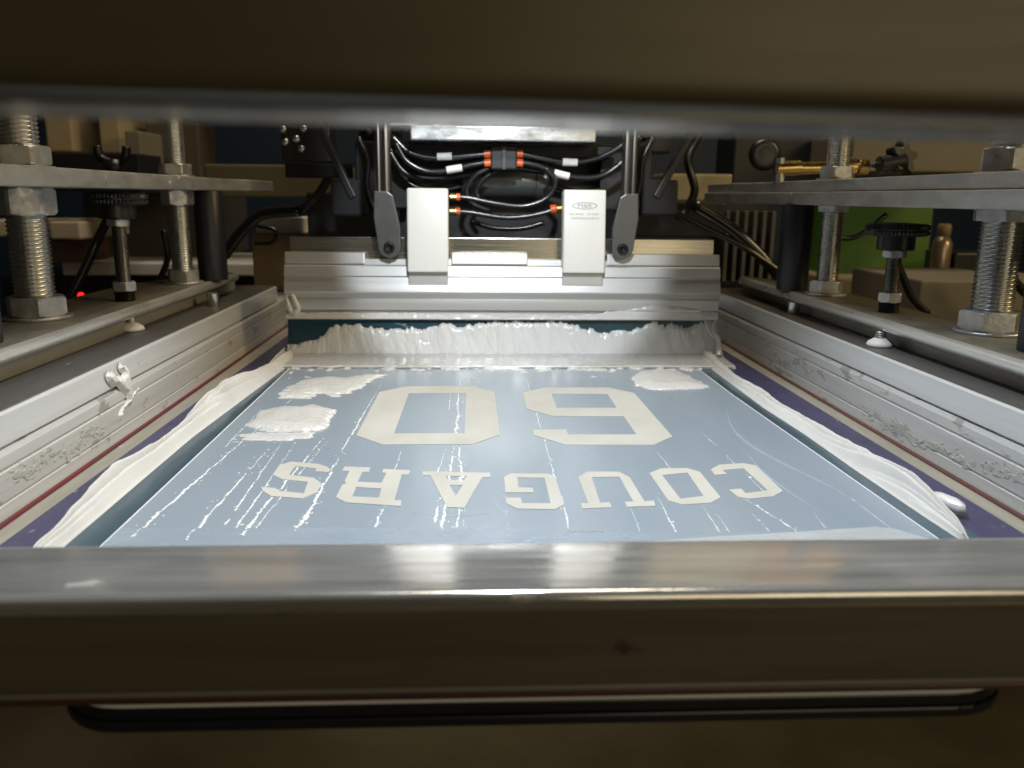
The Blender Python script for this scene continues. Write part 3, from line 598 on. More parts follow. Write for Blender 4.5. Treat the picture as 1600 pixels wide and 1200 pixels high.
# pivot arms with their rods
for s, cx, lab in ((-1, -0.0850, 'grey pivot arm left of the left bracket'), (1, 0.1560, 'grey pivot arm right of the right bracket')):
    a = thing('pivot_arm', lab, 'arm', (cx, 0.8780, 0.118), (0, 0, 0), 'grey pivot arms beside the brackets')
    w2 = 0.0125
    poly = [(-w2*.9, -0.002), (-w2*.62, -0.0085), (0, -0.0115), (w2*.62, -0.0085), (w2*.9, -0.002), (w2*.9, 0.020), (w2*.35, 0.052), (-w2*.1, 0.056), (-w2*1.15, 0.056), (-w2*1.25, 0.030), (-w2*1.05, 0.012)]
    if s == 1: poly = [(-p[0], p[1]) for p in poly][::-1]
    link('lever', prism(poly, -0.009, 0.0, 'y', 0.0012, 2), GREYARM, a)
    hb = lathe([(0.0052, 0.0), (0.0055, 0.001), (0.0055, 0.0045), (0.0048, 0.0055), (0.0028, 0.0055), (0.0026, 0.003), (0.0004, 0.003)], 24)
    link('pivot_bolt', hb, BLKSTEEL, a, (0, -0.0085, 0.0), (R(90), 0, 0), True)
    for dx, rr in ((s*0.003, 0.0052), (s*0.0105, 0.0034)):
        link('rod', lathe([(rr, 0.045), (rr, 0.150)], 16), mat('rod_steel', (0.20, 0.195, 0.185), 0.3, 1.0), a, (dx, 0.004, 0), smooth=False)
    link('rear_strap', prism([(s*0.004, -0.004), (s*0.012, -0.004), (s*0.015 if s < 0 else 0.015, 0.05), (s*0.002, 0.06)], 0.004, 0.008, 'y'), BLKSTEEL, a)

# carriage above the squeegee
car = thing('carriage', 'aluminium mounting plate with hex bolts and grey air cylinder above the squeegee', 'carriage', (0.033, 0.93, 0.20))
def rel(o, p): o.location = Vector(p)-Vector((0.033, 0.93, 0.20)); return o
pl = rel(link('mounting_plate', box(-0.098, 0.098, -0.045, 0.045, -0.0078, 0.0078, 0.0015), mat('bright_plate', (0.60, 0.60, 0.59), 0.26, 1.0, 0.25, (14, 40, 40), rvar=0.10, bump=0.08, bscale=(60, 60, 60)), car), (0.033, 0.955, 0.2345))
rel(link('lower_plate', box(-0.125, 0.125, -0.02, 0.06, -0.006, 0.006, 0.001), DARK, car), (0.033, 0.985, 0.2195))
for x in (-0.040, 0.106):
    rel(link('hex_bolt', hexnut(0.030, 0.0, 0.012, 0.3), ZINC, car), (x, 0.935, 0.2448))
    rel(link('washer', lathe([(0.021, 0), (0.021, 0.0025)], 28), ZINC, car), (x, 0.935, 0.2424))
for x0, x1 in ((-0.097, -0.026), (0.098, 0.172)):
    rel(link('column', box(x0, x1, 0, 0.03, 0, 0.22, 0.002), BRKT, car), (0, 0.925, 0.2426))
ac = rel(link('air_cylinder', lathe([(0.017, -0.050), (0.0205, -0.047), (0.0205, -0.036), (0.019, -0.035), (0.019, 0.035), (0.0205, 0.036), (0.0205, 0.047), (0.017, 0.050)], 32), CYL, car, smooth=True), (0.038, 1.000, 0.188))
ac.rotation_euler = (0, R(90), 0); autosmooth(ac.data, 40)
rel(link('side_block', box(-0.030, 0.030, 0, 0.03, -0.045, 0.03, 0.002), DARK, car), (-0.105, 1.00, 0.20))
rel(link('side_block', box(-0.030, 0.030, 0, 0.03, -0.045, 0.03, 0.002), DARK, car), (0.180, 1.00, 0.20))
rel(link('back_block', box(-0.125, 0.125, 0, 0.03, -0.115, 0.04, 0.002), mat('back_block_grey', (0.035, 0.036, 0.036), 0.4, 0.4), car), (0.033, 1.045, 0.195))
for s, px0, px1 in ((-1, (500, 200), (547, 297)), (1, (1082, 205), (1030, 297))):
    p0, p1 = atY(*px0, 1.0), atY(*px1, 1.0)
    st = thing('brace_strut', 'black slanting strut ' + ('left' if s < 0 else 'right') + ' of the hoses above the squeegee', 'strut', p1, group='slanting struts above the squeegee')
    d = p0-p1
    b = link('bar', box(-0.0085, 0.0085, -0.004, 0.004, -0.01, d.length+0.05, 0.0015), mat('strut_black', (0.028, 0.028, 0.03), 0.4, 0.2), st, (0, 0, 0), d.to_track_quat('Z', 'Y').to_euler())
    link('pivot_block', box(-0.022, 0.022, -0.005, 0.022, -0.030, 0.012, 0.003), DARK, st)
# air hoses
def hose(label, pts, rad=0.0034, tags=(), collars=(), y=0.945):
    P = [atY(p[0], p[1], p[2] if len(p) > 2 else y) for p in pts]
    t = thing('air_hose', label, 'hose', P[0], group='black air hoses above the squeegee')
    part('hose_tube', tube(P, rad, 12, 8), BLKRUB, t, True)
    def along(pa, pb, r_, mt, nm):
        part(nm, tube([atY(*pa), atY(*pb)], r_, 16, 2), mt, t, False)
    for pa, pb in tags: along(pa, pb, rad+0.0007, TAGW, 'cable_tag')
    for pa, pb, r_, mt, nm in collars: along(pa, pb, r_, mt, nm)
hose('upper hose with white tag curving down from the left to a coupling', [(612, 212), (640, 238), (676, 247), (715, 245), (748, 242), (766, 241)], tags=[((683, 245, 0.944), (706, 244, 0.944))], collars=[((757, 241, 0.944), (767, 240, 0.944), 0.0044, ORANGE, 'orange_collar')])
hose('second hose with white tag looping under the mounting plate from the left', [(618, 222), (636, 252), (668, 268), (704, 266), (735, 258), (764, 253)], tags=[((698, 266, 0.944), (722, 262, 0.944))], collars=[((757, 255, 0.944), (767, 254, 0.944), 0.0044, ORANGE, 'orange_collar')])
hose('thick lower hose sagging behind the left pair of hoses', [(608, 235), (634, 270), (680, 280), (735, 272), (800, 262), (850, 268)], 0.0042, y=0.965)
hose('upper hose with white tag running right from the coupling', [(808, 239), (845, 247), (885, 254), (925, 250), (962, 234), (992, 210)], tags=[((879, 253, 0.944), (902, 254, 0.944))], collars=[((807, 240, 0.944), (817, 240, 0.944), 0.0044, ORANGE, 'orange_collar')])
hose('lower hose with white tag running right and up from the coupling', [(808, 253), (838, 258), (868, 270), (905, 278), (945, 273), (980, 245), (1000, 214)], tags=[((866, 270, 0.944), (889, 276, 0.944))], collars=[((807, 254, 0.944), (817, 255, 0.944), 0.0044, ORANGE, 'orange_collar')])
hose('hose bending from the left bracket around the air cylinder', [(704, 308), (730, 309), (775, 318), (820, 322), (856, 308), (868, 283), (852, 262)], 0.0030, y=0.925, collars=[((703, 308, 0.925), (713, 308, 0.925), 0.0048, BRASS, 'brass_fitting'), ((713, 308, 0.9249), (719, 308, 0.9249), 0.0040, ORANGE, 'orange_collar')])
hose('hose running low between the two brackets', [(704, 330), (735, 332), (790, 340), (835, 336), (872, 326), (884, 325)], 0.0030, y=0.915, collars=[((703, 330, 0.915), (713, 330, 0.915), 0.0044, BRASS, 'brass_fitting'), ((713, 330, 0.9149), (719, 330, 0.9149), 0.0038, ORANGE, 'orange_collar'), ((869, 326, 0.9149), (860, 327, 0.9149), 0.0046, ORANGE, 'orange_collar'), ((870, 326, 0.915), (882, 325, 0.915), 0.0052, BRASS, 'brass_fitting')])
hose('loose hose loop left of the air cylinder', [(765, 262), (742, 275), (729, 297), (738, 318), (765, 330)], 0.0030, y=0.95)
hose('inner hose loop hugging the air cylinder', [(778, 265), (755, 280), (744, 300), (752, 316)], 0.0026, y=0.955)
hose('small hose in the dark at far left behind the pivot arm', [(560, 215), (575, 250), (573, 290), (585, 330)], 0.0032, y=0.99)
hose('small hose in the dark at far right behind the pivot arm', [(1020, 215), (1004, 250), (1000, 290), (990, 325)], 0.0032, y=0.99)
cp = thing('hose_coupling', 'black double coupling joining the hoses at the centre', 'coupling', atY(787, 247, 0.945))
link('body', box(-0.0145, 0.0145, -0.008, 0.010, -0.0125, 0.0120, 0.002), DARK, cp)
link('rib', box(-0.0022, 0.0022, -0.0105, -0.0075, -0.0125, 0.0120, 0.0008), mat('coupling_rib', (0.06, 0.06, 0.065), 0.3), cp)

# ------------------------------------------------------------------ the screen clamps on both sides
def clamp(s):
    """s=-1 left, +1 right"""
    left = s < 0
    xin = XL if left else XR
    X = lambda d: xin+s*d                       # distance outward from the rail's inner face
    root = thing('screen_clamp', ('left' if left else 'right') + ' screen clamp, two metal plates joined by threaded rods over the rail', 'clamp', (X(0.05), 0.55, RH))
    # clamp rail on the frame and its channel wall
    def pr(poly): return [(X(d), z) for d, z in poly]
    part('clamp_rail', prism(pr([(0.0022, RH+0.0004), (0.0008, RH+0.0016), (0.0008, 0.0555), (0.0018, 0.0568), (0.0415, 0.0568), (0.0415, RH+0.0004)]), 0.315, 1.06, 'y'), ALU_CLAMP, root)
    part('top_strip', prism(pr([(0.0030, 0.05685), (0.0030, 0.0578), (0.0405, 0.0578), (0.0405, 0.05685)]), 0.315, 1.06, 'y'), DARKTOP, root)['label'] = 'darker grey strip added over the rail top'  # added strip, coloured darker so the rail top reads dark
    part('channel_wall', prism(pr([(0.0320 if not left else 0.0410, 0.0572), (0.0320 if not left else 0.0410, 0.0705), (0.060, 0.0705), (0.060, 0.0572)]), 0.315, 1.02, 'y'), WALLM, root)
    # lower plate with rounded worn edge
    ed, z0, z1 = (0.0265, 0.0708, 0.0800) if left else (0.0150, 0.0700, 0.0795)
    od = 0.103 if left else 0.0715
    poly = [(X(ed+0.0046), 0.30), (X(ed+0.0046), 0.985), (X(ed+0.012), 0.992), (X(od), 0.86), (X(od), 0.30)]
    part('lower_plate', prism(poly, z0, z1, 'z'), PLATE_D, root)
    n = 10; rr = (z1-z0)/2
    pe = [(X(ed+0.0046), z0)] + [(X(ed+0.0046-0.0046*math.sin(math.pi*k/n)), (z0+z1)/2-rr*math.cos(math.pi*k/n)) for k in range(1, n)] + [(X(ed+0.0046), z1)]
    eo = part('plate_edge', prism(pe, 0.30, 0.985, 'y'), EDGE, root, True); autosmooth(eo.data, 40)
    eo['label'] = 'rounded edge worn bright'
    # upper plates
    layers = [(0.1730, 0.1855)] if left else [(0.1650, 0.1772), (0.1776, 0.1880)]
    for i, (a, b) in enumerate(layers):
        e2 = (0.024 if left else 0.015)+0.004*i
        poly = [(X(e2), 0.30), (X(e2), 0.94), (X(e2-0.016), 0.99), (X(e2-0.016), 1.10), (X(0.15), 1.10), (X(0.15), 0.30)]
        o = part('upper_plate', prism(poly, a, b, 'z', 0.0008, 1), PLATE, root)
        o['label'] = 'scratched grey upper plate'
    ub, ut = layers[0][0], layers[-1][1]
    def rod(x, y, rad, af, low_h, und_h, top_h, gap, wr, rot):
        rd = part('threaded_rod', thread(rad, 0, ut+0.09-z1, 0.0030 if rad > 0.012 else 0.0024), ZINC, root)
        rd.location = (x, y, z1); rd.matrix_parent_inverse = Matrix.Translation(root.location).inverted()
        def nut(a, b, r_): 
            o = link('nut', hexnut(af, a-z1, b-z1, r_), ZINC_N, rd); autosmooth(o.data, 12); return o
        o = link('washer', lathe([(wr, 0.0001), (wr+0.0004, 0.0006), (wr+0.0004, 0.0016), (wr, 0.0021)], 40), ZINC_N, rd)
        nut(z1+0.0022, z1+0.0022+low_h, rot); nut(ub-0.0003-und_h, ub-0.0003, rot+0.35)
        if top_h:
            link('washer', lathe([(wr*0.95, ut-z1+0.0001), (wr*0.95, ut-z1+0.0021)], 40), ZINC_N, rd)
            nut(ut+0.0022, ut+0.0022+top_h, rot+0.2)
    def knob(x, y, zd, h):
        """knurled hand knob on a stud; zd top of the knob"""
        k = part('hand_knob', lathe([(0.006, -0.0215), (0.0135, -0.0215), (0.0145, -0.0205), (0.0145, -0.0105), (0.0225, -0.0098, 0.0), (0.0245, -0.0085, 0.0009), (0.0248, -0.0065, 0.0009), (0.0235, -0.0058, 0), (0.0235, -0.0050, 0), (0.0248, -0.0043, 0.0009), (0.0245, -0.0018, 0.0009), (0.0225, -0.0004), (0.010, 0.0004)], 104), BLKPLAST, root)
        k.location = (x, y, zd); k.matrix_parent_inverse = Matrix.Translation(root.location).inverted()
        link('stud', thread(0.0062, z0-zd-0.008, -0.020, 0.0016), mat('stud_dark', (0.30, 0.29, 0.27), 0.35, 1.0, 0.4, (60, 60, 60)), k)
        o = link('nut', hexnut(0.0165, -0.0275, -0.0218, 0.2), ZINC_N, k); autosmooth(o.data, 12)
        o = link('nut', hexnut(0.0175, z1-zd+0.0085, z1-zd+0.0165, 0.5), ZINC_N, k); autosmooth(o.data, 12)
        link('bushing', thread(0.0085, z1-zd+0.0002, z1-zd+0.0084, 0.0019, 0.0012), BLKSTEEL, k)
        fx, fy = (-0.2835, 0.700) if left else (0.3205, 0.632)
        o = part('foot_cap', lathe([(0.0095, 0.0), (0.0102, 0.0012), (0.0092, 0.0034), (0.0050, 0.0062), (0.0046, 0.0066)], 28), WHITEB, root, True)
        o.location = (fx, fy, 0.0580); o.matrix_parent_inverse = Matrix.Translation(root.location).inverted(); o['label'] = 'white plastic foot cap'
        o = part('foot_stud', thread(0.0044, 0.0, z0-0.0646, 0.0016), ZINC, root)
        o.location = (fx, fy, 0.0645); o.matrix_parent_inverse = Matrix.Translation(root.location).inverted()
    def post(x, y, rad, za, zb, flatten=1.0):
        o = part('spacer_post', lathe([(rad*0.97, 0), (rad, 0.001), (rad, zb-za-0.001), (rad*0.97, zb-za)], 32), BLKPOST, root, True); autosmooth(o.data, 40)
        o.location = (x, y, za); o.matrix_parent_inverse = Matrix.Translation(root.location).inverted()
    def pin(x, y):
        o = part('steel_pin', lathe([(0.0055, 0), (0.0060, 0.0008), (0.0060, z0-0.0570)], 24), ZINC, root, True); autosmooth(o.data, 40)
        o.location = (x, y, 0.0569); o.matrix_parent_inverse = Matrix.Translation(root.location).inverted()
    if left:
        rod(-0.3165, 0.618, 0.0140, 0.0360, 0.0140, 0.0190, 0.0135, 0, 0.0230, 0.62)
        rod(-0.2950, 0.868, 0.0105, 0.0280, 0.0120, 0.0145, 0.0105, 0, 0.0190, 0.50)
        knob(-0.2955, 0.722, 0.1700, 0)
        post(-0.2760, 0.905, 0.0150, z1+0.0002, ub-0.0002)
        post(-0.2975, 0.512, 0.0120, z1+0.0002, ub-0.0002)
        pin(-0.2650, 0.862)
    else:
        rod(0.3645, 0.566, 0.0140, 0.0360, 0.0140, 0.0080, 0.0150, 0, 0.0230, 0.25)
        rod(0.3445, 0.797, 0.0105, 0.0280, 0.0120, 0.0060, 0.0105, 0, 0.0190, 0.35)
        knob(0.3450, 0.672, 0.1520, 0)
        post(0.3270, 0.840, 0.0155, z1+0.0002, ub-0.0002)
        post(0.3480, 0.492, 0.0100, z1+0.0002, ub-0.0002)
        pin(0.3215, 0.815)
    return root
clamp(-1); clamp(1)

# brass cross fitting and star knob standing on the right upper plate
bf = thing('brass_fitting', 'brass air fitting lying on the right upper plate', 'fitting', atY(1275, 272, 0.90))
for nm, pts, r_, mt in (('body', [(1212, 264, 0.90), (1250, 262, 0.90)], 0.0075, BRASS), ('sleeve', [(1246, 263, 0.90), (1310, 262, 0.90)], 0.0062, BRASS), ('collar', [(1318, 262, 0.90), (1334, 261, 0.90)], 0.0100, BRASS),
                        ('stem', [(1330, 261, 0.90), (1365, 260, 0.90)], 0.0042, ZINC), ('upright', [(1217, 290, 0.90), (1219, 247, 0.90)], 0.0056, ZINC)):
    o = part(nm, tube([atY(*p) for p in pts], r_, 20, 2), mt, bf, False); autosmooth(o.data, 40)
o = part('nipple_nut', hexnut(0.016, 0, 0.010, 0.1), BRASS, bf); o.matrix_parent_inverse = Matrix(); o.location = atY(1340, 261, 0.90)-bf.location; o.rotation_euler = (0, R(90), 0)
sk = thing('star_knob', 'black star knob standing at the right of the brass fitting', 'knob', atY(1400, 250, 0.89))
bm = bmesh.new(); n = 60
prof = [(0.0155+0.0050*math.cos(5*2*math.pi*k/n)) for k in range(n)]
rings = [[bm.verts.new((prof[k]*q*math.cos(2*math.pi*k/n), prof[k]*q*math.sin(2*math.pi*k/n), z)) for k in range(n)] for q, z in ((0.90, -0.006), (1, -0.004), (1, 0.004), (0.90, 0.006))]
for a, b in zip(rings, rings[1:]):
    for k in range(n): bm.faces.new((a[k], a[(k+1) % n], b[(k+1) % n], b[k]))
bm.faces.new(rings[0][::-1]); bm.faces.new(rings[-1])
o = link('star_head', bm, BLKPLAST, sk, (0.006, 0, 0.002), (R(62), R(60), 0))
link('hub', lathe([(0.0085, 0), (0.0095, 0.001), (0.0095, 0.026), (0.008, 0.028)], 24), BLKPLAST, sk, (-0.020, -0.004, -0.006), (R(0), R(80), 0), False)

# ------------------------------------------------------------------ near things: upper beam, platen below
be = thing('press_beam', 'blurred olive brown beam crossing the top of the picture', 'beam', (0.0, 0.145, 0.1832), (0, 0.0125, 0))
bb = link('beam_body', box(-0.5, 0.5, -0.019, 0.022, 0.0, 0.09, 0.0045, 5), BEAM, be, smooth=True); autosmooth(bb.data, 60)
link('bottom_strip', box(-0.5, 0.5, -0.012, 0.018, -0.0010, 0.0005, 0.0005, 1), mat('beam_bare_metal', (0.20, 0.20, 0.19), 0.25, 0.9, 0.15, (6, 60, 60)), be)
plt_ = thing('platen', 'dark rubber topped shirt platen under the front of the screen', 'platen', (0.0275, 0.2665, -0.020))
rc = 0.028
def rrect(x0, x1, y0, y1, rc, n=8):
    out = []
    for cx, cy, a0_ in ((x1-rc, y1-rc, 0), (x0+rc, y1-rc, 90), (x0+rc, y0+rc, 180), (x1-rc, y0+rc, 270)):
        for k in range(n+1): a = R(a0_+90*k/n); out.append((cx+rc*math.cos(a), cy+rc*math.sin(a)))
    return out
link('board', prism(rrect(-0.181, 0.181, 0.0, 0.45, rc), 0.0028, 0.0072, 'z', 0.0010, 2), PAD, plt_)
link('rubber_pad', prism(rrect(-0.1805, 0.1805, 0.0006, 0.449, rc), 0.0075, 0.0125, 'z', 0.0008, 2), PAD, plt_)
link('cover_sheet', prism(rrect(-0.1802, 0.1802, 0.0003, 0.449, rc), 0.0127, 0.0140, 'z'), PAPER, plt_)
P = [(-0.42, 0.10, -0.885), (-0.30, 0.22, -0.885), (-0.20, 0.30, -0.885), (-0.12, 0.42, -0.885), (-0.05, 0.6, -0.885)]
cb = tag(link('floor_cable', tube([(p[0]-0.2, p[1]+0.55, p[2]) for p in P], 0.008, 10, 8), BLKRUB, smooth=True), 'thin black cable curving across the floor at lower left', 'cable')

# ------------------------------------------------------------------ background workshop things (dim and out of focus)
def slab(name, label, cat, p0, p1, y, depth, mt, group=None, bev=0.003):
    a, b = atY(*p0, y), atY(*p1, y)
    x0, x1 = sorted((a.x, b.x)); z0, z1 = sorted((a.z, b.z))
    o = link(name, box(0, x1-x0, 0, depth, 0, z1-z0, bev), mt); o.location = (x0, y, z0)
    return tag(o, label, cat, group)
slab('carton', 'leftmost tan carton high on the left behind the clamp', 'carton', (62, 120), (115, 237), 1.55, 0.2, TANBOX)
slab('carton', 'second tan carton high on the left, right of the leftmost', 'carton', (147, 120), (190, 240), 1.55, 0.2, TANBOX)
slab('carton', 'small grey tan carton beside the two tan cartons', 'carton', (194, 204), (223, 258), 1.50, 0.12, TAUPE)
slab('control_box', 'dark machine box under the tan cartons', 'machine box', (78, 238), (222, 300), 1.42, 0.1, DARK)
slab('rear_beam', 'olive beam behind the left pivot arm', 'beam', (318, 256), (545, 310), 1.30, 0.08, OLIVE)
slab('rear_beam', 'olive beam end coloured lighter as if lit, behind the right pivot arm', 'beam', (1036, 271), (1142, 315), 1.30, 0.08, mat('olive_beam_lit', (0.30, 0.27, 0.17), 0.45, 0.3))  # lighter copy of the olive, its stronger lighting put into the colour
slab('control_box', 'dark housing above the right rear beam', 'machine box', (1150, 190), (1290, 300), 1.35, 0.1, DARK)
slab('cardboard_box', 'brown cardboard box left of the squeegee', 'box', (392, 366), (475, 462), 1.32, 0.2, CARD)
slab('paper_stack', 'white papers on top of the cardboard box', 'papers', (398, 340), (470, 366), 1.36, 0.1, WHITEB)
slab('shelf', 'white shelf edge behind the left clamp', 'shelf', (96, 410), (452, 432), 1.60, 0.3, WHITEB)
slab('carton', 'pale carton at the far left edge under the upper plate', 'carton', (-40, 344), (74, 370), 1.45, 0.2, mat('pale_carton', (0.50, 0.42, 0.34), 0.7))
slab('carton', 'pale carton partly behind the big left rod', 'carton', (76, 346), (126, 374), 1.40, 0.2, mat('pale_carton', (0.50, 0.42, 0.34), 0.7))
slab('rag', 'dull reddish rag below the pale cartons', 'rag', (70, 376), (135, 410), 1.50, 0.1, mat('rag_red', (0.16, 0.09, 0.075), 0.8))
slab('tool_cabinet', 'grey cabinet behind the left hand knob', 'cabinet', (128, 300), (330, 405), 1.75, 0.3, mat('cabinet_grey', (0.055, 0.052, 0.048), 0.6))
slab('tool_cabinet', 'dark low cabinet below the white shelf', 'cabinet', (0, 432), (440, 620), 1.66, 0.3, DARK)
slab('green_bin', 'green plastic bin behind the right hand knob', 'bin', (1304, 300), (1446, 440), 1.55, 0.2, GREEN)
slab('workbench', 'tan bench top behind the right clamp', 'bench', (1300, 436), (1680, 462), 1.45, 0.4, mat('bench_tan', (0.24, 0.19, 0.12), 0.6))
slab('storage_box', 'grey brown box behind the big right rod', 'box', (1440, 438), (1620, 545), 1.05, 0.2, TAUPE)
slab('overhead_panel', 'taupe panel above the right upper plate', 'panel', (1335, 205), (1700, 272), 1.20, 0.2, TAUPE)
slab('speaker_box', 'black box behind the big right rod', 'box', (1494, 395), (1560, 428), 1.40, 0.1, DARK)
bo = thing('spray_bottle', 'pale tan bottle standing on the bench beside the green bin', 'bottle', atY(1466, 436, 1.42))
link('bottle_body', lathe([(0.014, 0), (0.016, 0.004), (0.016, 0.060), (0.010, 0.075)], 24), mat('bottle_tan', (0.34, 0.27, 0.19), 0.3, 0.6), bo, smooth=True)
link('cap', lathe([(0.011, 0.0752), (0.011, 0.092), (0.009, 0.095)], 20), mat('bottle_cap', (0.30, 0.22, 0.13), 0.5), bo, smooth=True)
rg = dab('shop_cloth', 'crumpled white cloth on the bench below the green bin', [(0, 0), (0.07, 0), (0.075, 0.04), (0.03, 0.05), (0, 0.04)], 0.014, 91, 0.6, mt=mat('cloth_white', (0.52, 0.46, 0.47), 0.8), n=40)
rg['category'] = 'cloth'; rg.location = atY(1408, 437, 1.46)
ld = tag(link('indicator_light', lathe([(0.002, 0), (0.0035, 0.001), (0.0035, 0.004), (0.002, 0.0055)], 16), REDLED), 'small red indicator light under the left clamp plate edge', 'light')
ld.location = atY(128, 461, 0.96); ld.rotation_euler = (R(90), 0, 0)
def cable(label, pts, rad):
    P = [atY(*p) for p in pts]
    return tag(link('cable', tube(P, rad, 10, 8), BLKRUB, smooth=True), label, 'cable')
cable('black cable slanting behind the left hand knob', [(170, 340, 0.95), (150, 380, 0.95), (130, 425, 0.94), (108, 468, 0.93)], 0.0050)
cable('curved black cable behind the left rods', [(255, 360, 1.1), (262, 400, 1.1), (250, 435, 1.1), (225, 470, 1.1)], 0.0040)
cable('thick black cable between the left post and the squeegee', [(350, 400, 1.15), (375, 365, 1.15), (410, 335, 1.15), (470, 330, 1.15)], 0.0075)
cable('thin curled cable before the cardboard box', [(400, 352, 1.25), (430, 360, 1.25), (425, 378, 1.25), (398, 380, 1.25)], 0.0030)
cable('upper black cable slanting down to the right post', [(1030, 318, 1.1), (1090, 350, 1.1), (1160, 385, 1.1), (1220, 425, 1.1)], 0.0042)
cable('thick lower black cable slanting to the right post', [(1085, 320, 1.15), (1140, 355, 1.15), (1180, 390, 1.15), (1225, 440, 1.15)], 0.0085)
cable('black cable falling behind the right hand knob', [(1395, 395, 1.0), (1410, 430, 1.0), (1425, 465, 1.0), (1450, 490, 1.0)], 0.0045)
cable('sagging black cable before the green bin', [(1300, 370, 1.3), (1330, 372, 1.3), (1355, 360, 1.3), (1385, 335, 1.3)], 0.0040)
cable('black cable at the right edge behind the big rod', [(1560, 400, 1.0), (1585, 440, 1.0), (1610, 465, 1.0)], 0.0060)
fb = thing('finned_block', 'dark finned block right of the squeegee', 'machine part', atY(1128, 440, 1.25))
for k in range(6): link('fin', box(k*0.014, k*0.014+0.006, 0, 0.05, 0, 0.105, 0.001), mat('fin_grey', (0.075, 0.072, 0.068), 0.5, 0.3), fb)
link('base', box(-0.005, 0.085, 0.05, 0.07, -0.02, 0.12, 0.002), DARK, fb)
link('lower_base', box(-0.03, 0.10, 0.045, 0.10, -0.10, -0.021, 0.002), DARK, fb)
def hang(name, label, cat, x0, x1, y, z0, z1, mt): 
    o = link(name, box(0, x1-x0, 0, 0.15, 0, z1-z0, 0.003), mt); o.location = (x0, y, z0); return tag(o, label, cat)
hang('carton', 'kraft carton on the high shelf, mirrored in the left of the front rail', 'carton', -0.56, -0.40, 1.60, 0.42, 0.85, CARD)
hang('carton', 'cream carton on the high shelf, mirrored right of centre in the front rail', 'carton', 0.38, 0.60, 1.60, 0.42, 0.85, mat('cream_carton', (0.55, 0.52, 0.36), 0.7))
hang('carton', 'orange kraft carton on the high shelf, mirrored in the right of the front rail', 'carton', 0.602, 0.80, 1.60, 0.42, 0.85, mat('orange_kraft', (0.50, 0.33, 0.15), 0.7))
hang('high_shelf', 'long grey shelf above the machine behind the beam', 'shelf', -0.9, 1.1, 1.58, 0.395, 0.4195, TAUPE)
# more machinery in the dark behind the squeegee
vb = thing('valve_block', 'black valve block with small bright bolts upper left of the squeegee', 'machine part', atY(440, 240, 1.12))
link('block', box(0, 0.062, 0, 0.05, -0.010, 0.040, 0.002), DARK, vb)
link('bracket', box(0.004, 0.090, -0.004, 0.006, -0.030, -0.0115, 0.002), BLKSTEEL, vb)
for k, (bx_, bz) in enumerate(((0.004, 0.030), (0.030, 0.031), (0.020, 0.018), (0.006, 0.014), (0.026, 0.006))):
    link('bolt', lathe([(0.0042, 0), (0.0045, 0.001), (0.0045, 0.004), (0.0030, 0.005)], 14), ZINC, vb, (bx_, -0.0002, bz), (R(90), 0, 0), True)
mv = thing('manifold', 'dark manifold housing left of the mounting plate', 'machine part', atY(560, 225, 1.03))
link('housing', box(0, 0.05, 0, 0.04, -0.008, 0.035, 0.003), mat('housing_dark', (0.022, 0.023, 0.025), 0.35, 0.3), mv)
link('port', lathe([(0.006, 0), (0.006, 0.012)], 16), BLKSTEEL, mv, (0.012, -0.0002, 0.012), (R(90), 0, 0), True)
link('port', lathe([(0.006, 0), (0.006, 0.012)], 16), BLKSTEEL, mv, (0.034, -0.0002, 0.012), (R(90), 0, 0), True)
mv = thing('manifold', 'dark manifold housing right of the mounting plate', 'machine part', atY(985, 228, 1.03))
link('housing', box(0, 0.05, 0, 0.04, -0.008, 0.035, 0.003), mat('housing_dark', (0.022, 0.023, 0.025), 0.35, 0.3), mv)
link('port', lathe([(0.006, 0), (0.006, 0.012)], 16), BLKSTEEL, mv, (0.016, -0.0002, 0.012), (R(90), 0, 0), True)
rk = thing('round_knob', 'round black knob above the far end of the right upper plate', 'knob', atY(1192, 242, 1.15))
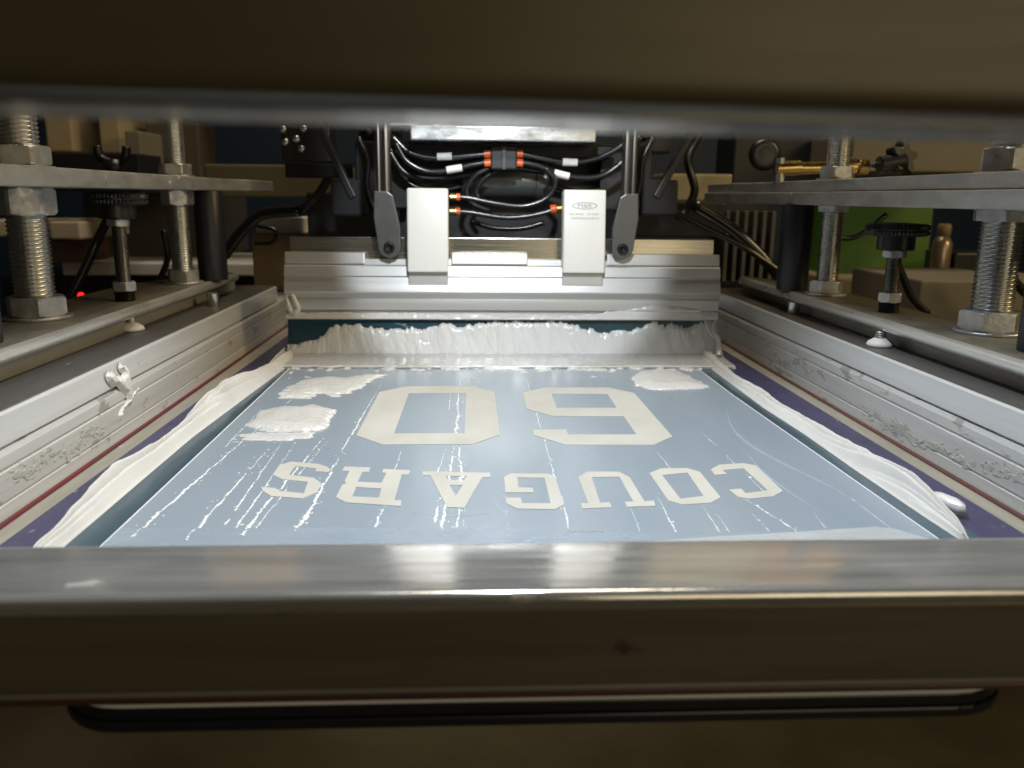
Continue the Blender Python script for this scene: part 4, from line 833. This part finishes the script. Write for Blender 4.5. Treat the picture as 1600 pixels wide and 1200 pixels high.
link('knob_rim', lathe([(0.017, 0), (0.021, 0.002), (0.021, 0.010), (0.016, 0.013), (0.010, 0.012)], 28), BLKPLAST, rk, (0, 0, 0), (R(90), 0, 0), True)
wk = thing('wing_clamp', 'black wing clamp behind the left upper plate', 'clamp', atY(178, 268, 1.15))
link('hub', lathe([(0.010, 0), (0.012, 0.002), (0.012, 0.020)], 20), BLKPLAST, wk, (0, 0, -0.005), smooth=True)
for s_ in (-1, 1): link('wing', tube([(s_*0.004, 0, 0.010), (s_*0.016, 0, 0.018), (s_*0.019, 0, 0.032)], lambda t: 0.0065-0.001*t, 12, 6), BLKPLAST, wk, smooth=True)
hose('hose drooping across the back at upper left of the cylinder', [(615, 262), (650, 292), (700, 296), (748, 282)], 0.0036, y=1.02)
hose('hose drooping across the back at upper right of the cylinder', [(868, 292), (905, 300), (950, 290), (990, 258)], 0.0036, y=1.02)
hose('thin hose hanging down behind the left bracket', [(612, 270), (622, 310), (618, 350), (600, 372)], 0.0026, y=1.01)
hose('thin hose hanging down behind the right bracket', [(972, 268), (962, 305), (966, 345), (985, 372)], 0.0026, y=1.01)
hose('short hose dipping between the brackets', [(735, 345), (770, 356), (815, 357), (850, 348)], 0.0030, y=0.99)
cable('black cable rising left of the left strut', [(470, 330, 1.18), (500, 300, 1.18), (520, 255, 1.18), (515, 205, 1.18)], 0.0060)
cable('black cable rising right of the right strut', [(1060, 345, 1.18), (1085, 300, 1.18), (1075, 250, 1.18), (1095, 205, 1.18)], 0.0060)
slab('machine_block', 'dark machine block between the left post and the squeegee', 'machine part', (478, 300), (600, 372), 1.22, 0.08, DARK)
slab('machine_block', 'dark machine block right of the squeegee behind the cables', 'machine part', (990, 315), (1130, 372), 1.22, 0.08, DARK)
slab('tool_rack', 'brown grey rack behind the small left rod', 'rack', (226, 190), (316, 292), 1.60, 0.1, mat('rack_brown', (0.07, 0.055, 0.035), 0.6))
# far cross-bar of the press
slab('rear_crossbar', 'dark crossbar low behind the squeegee', 'beam', (330, 452), (1240, 500), 1.20, 0.06, mat('crossbar_dark', (0.035, 0.034, 0.032), 0.5, 0.3))
bpy.context.view_layer.update()
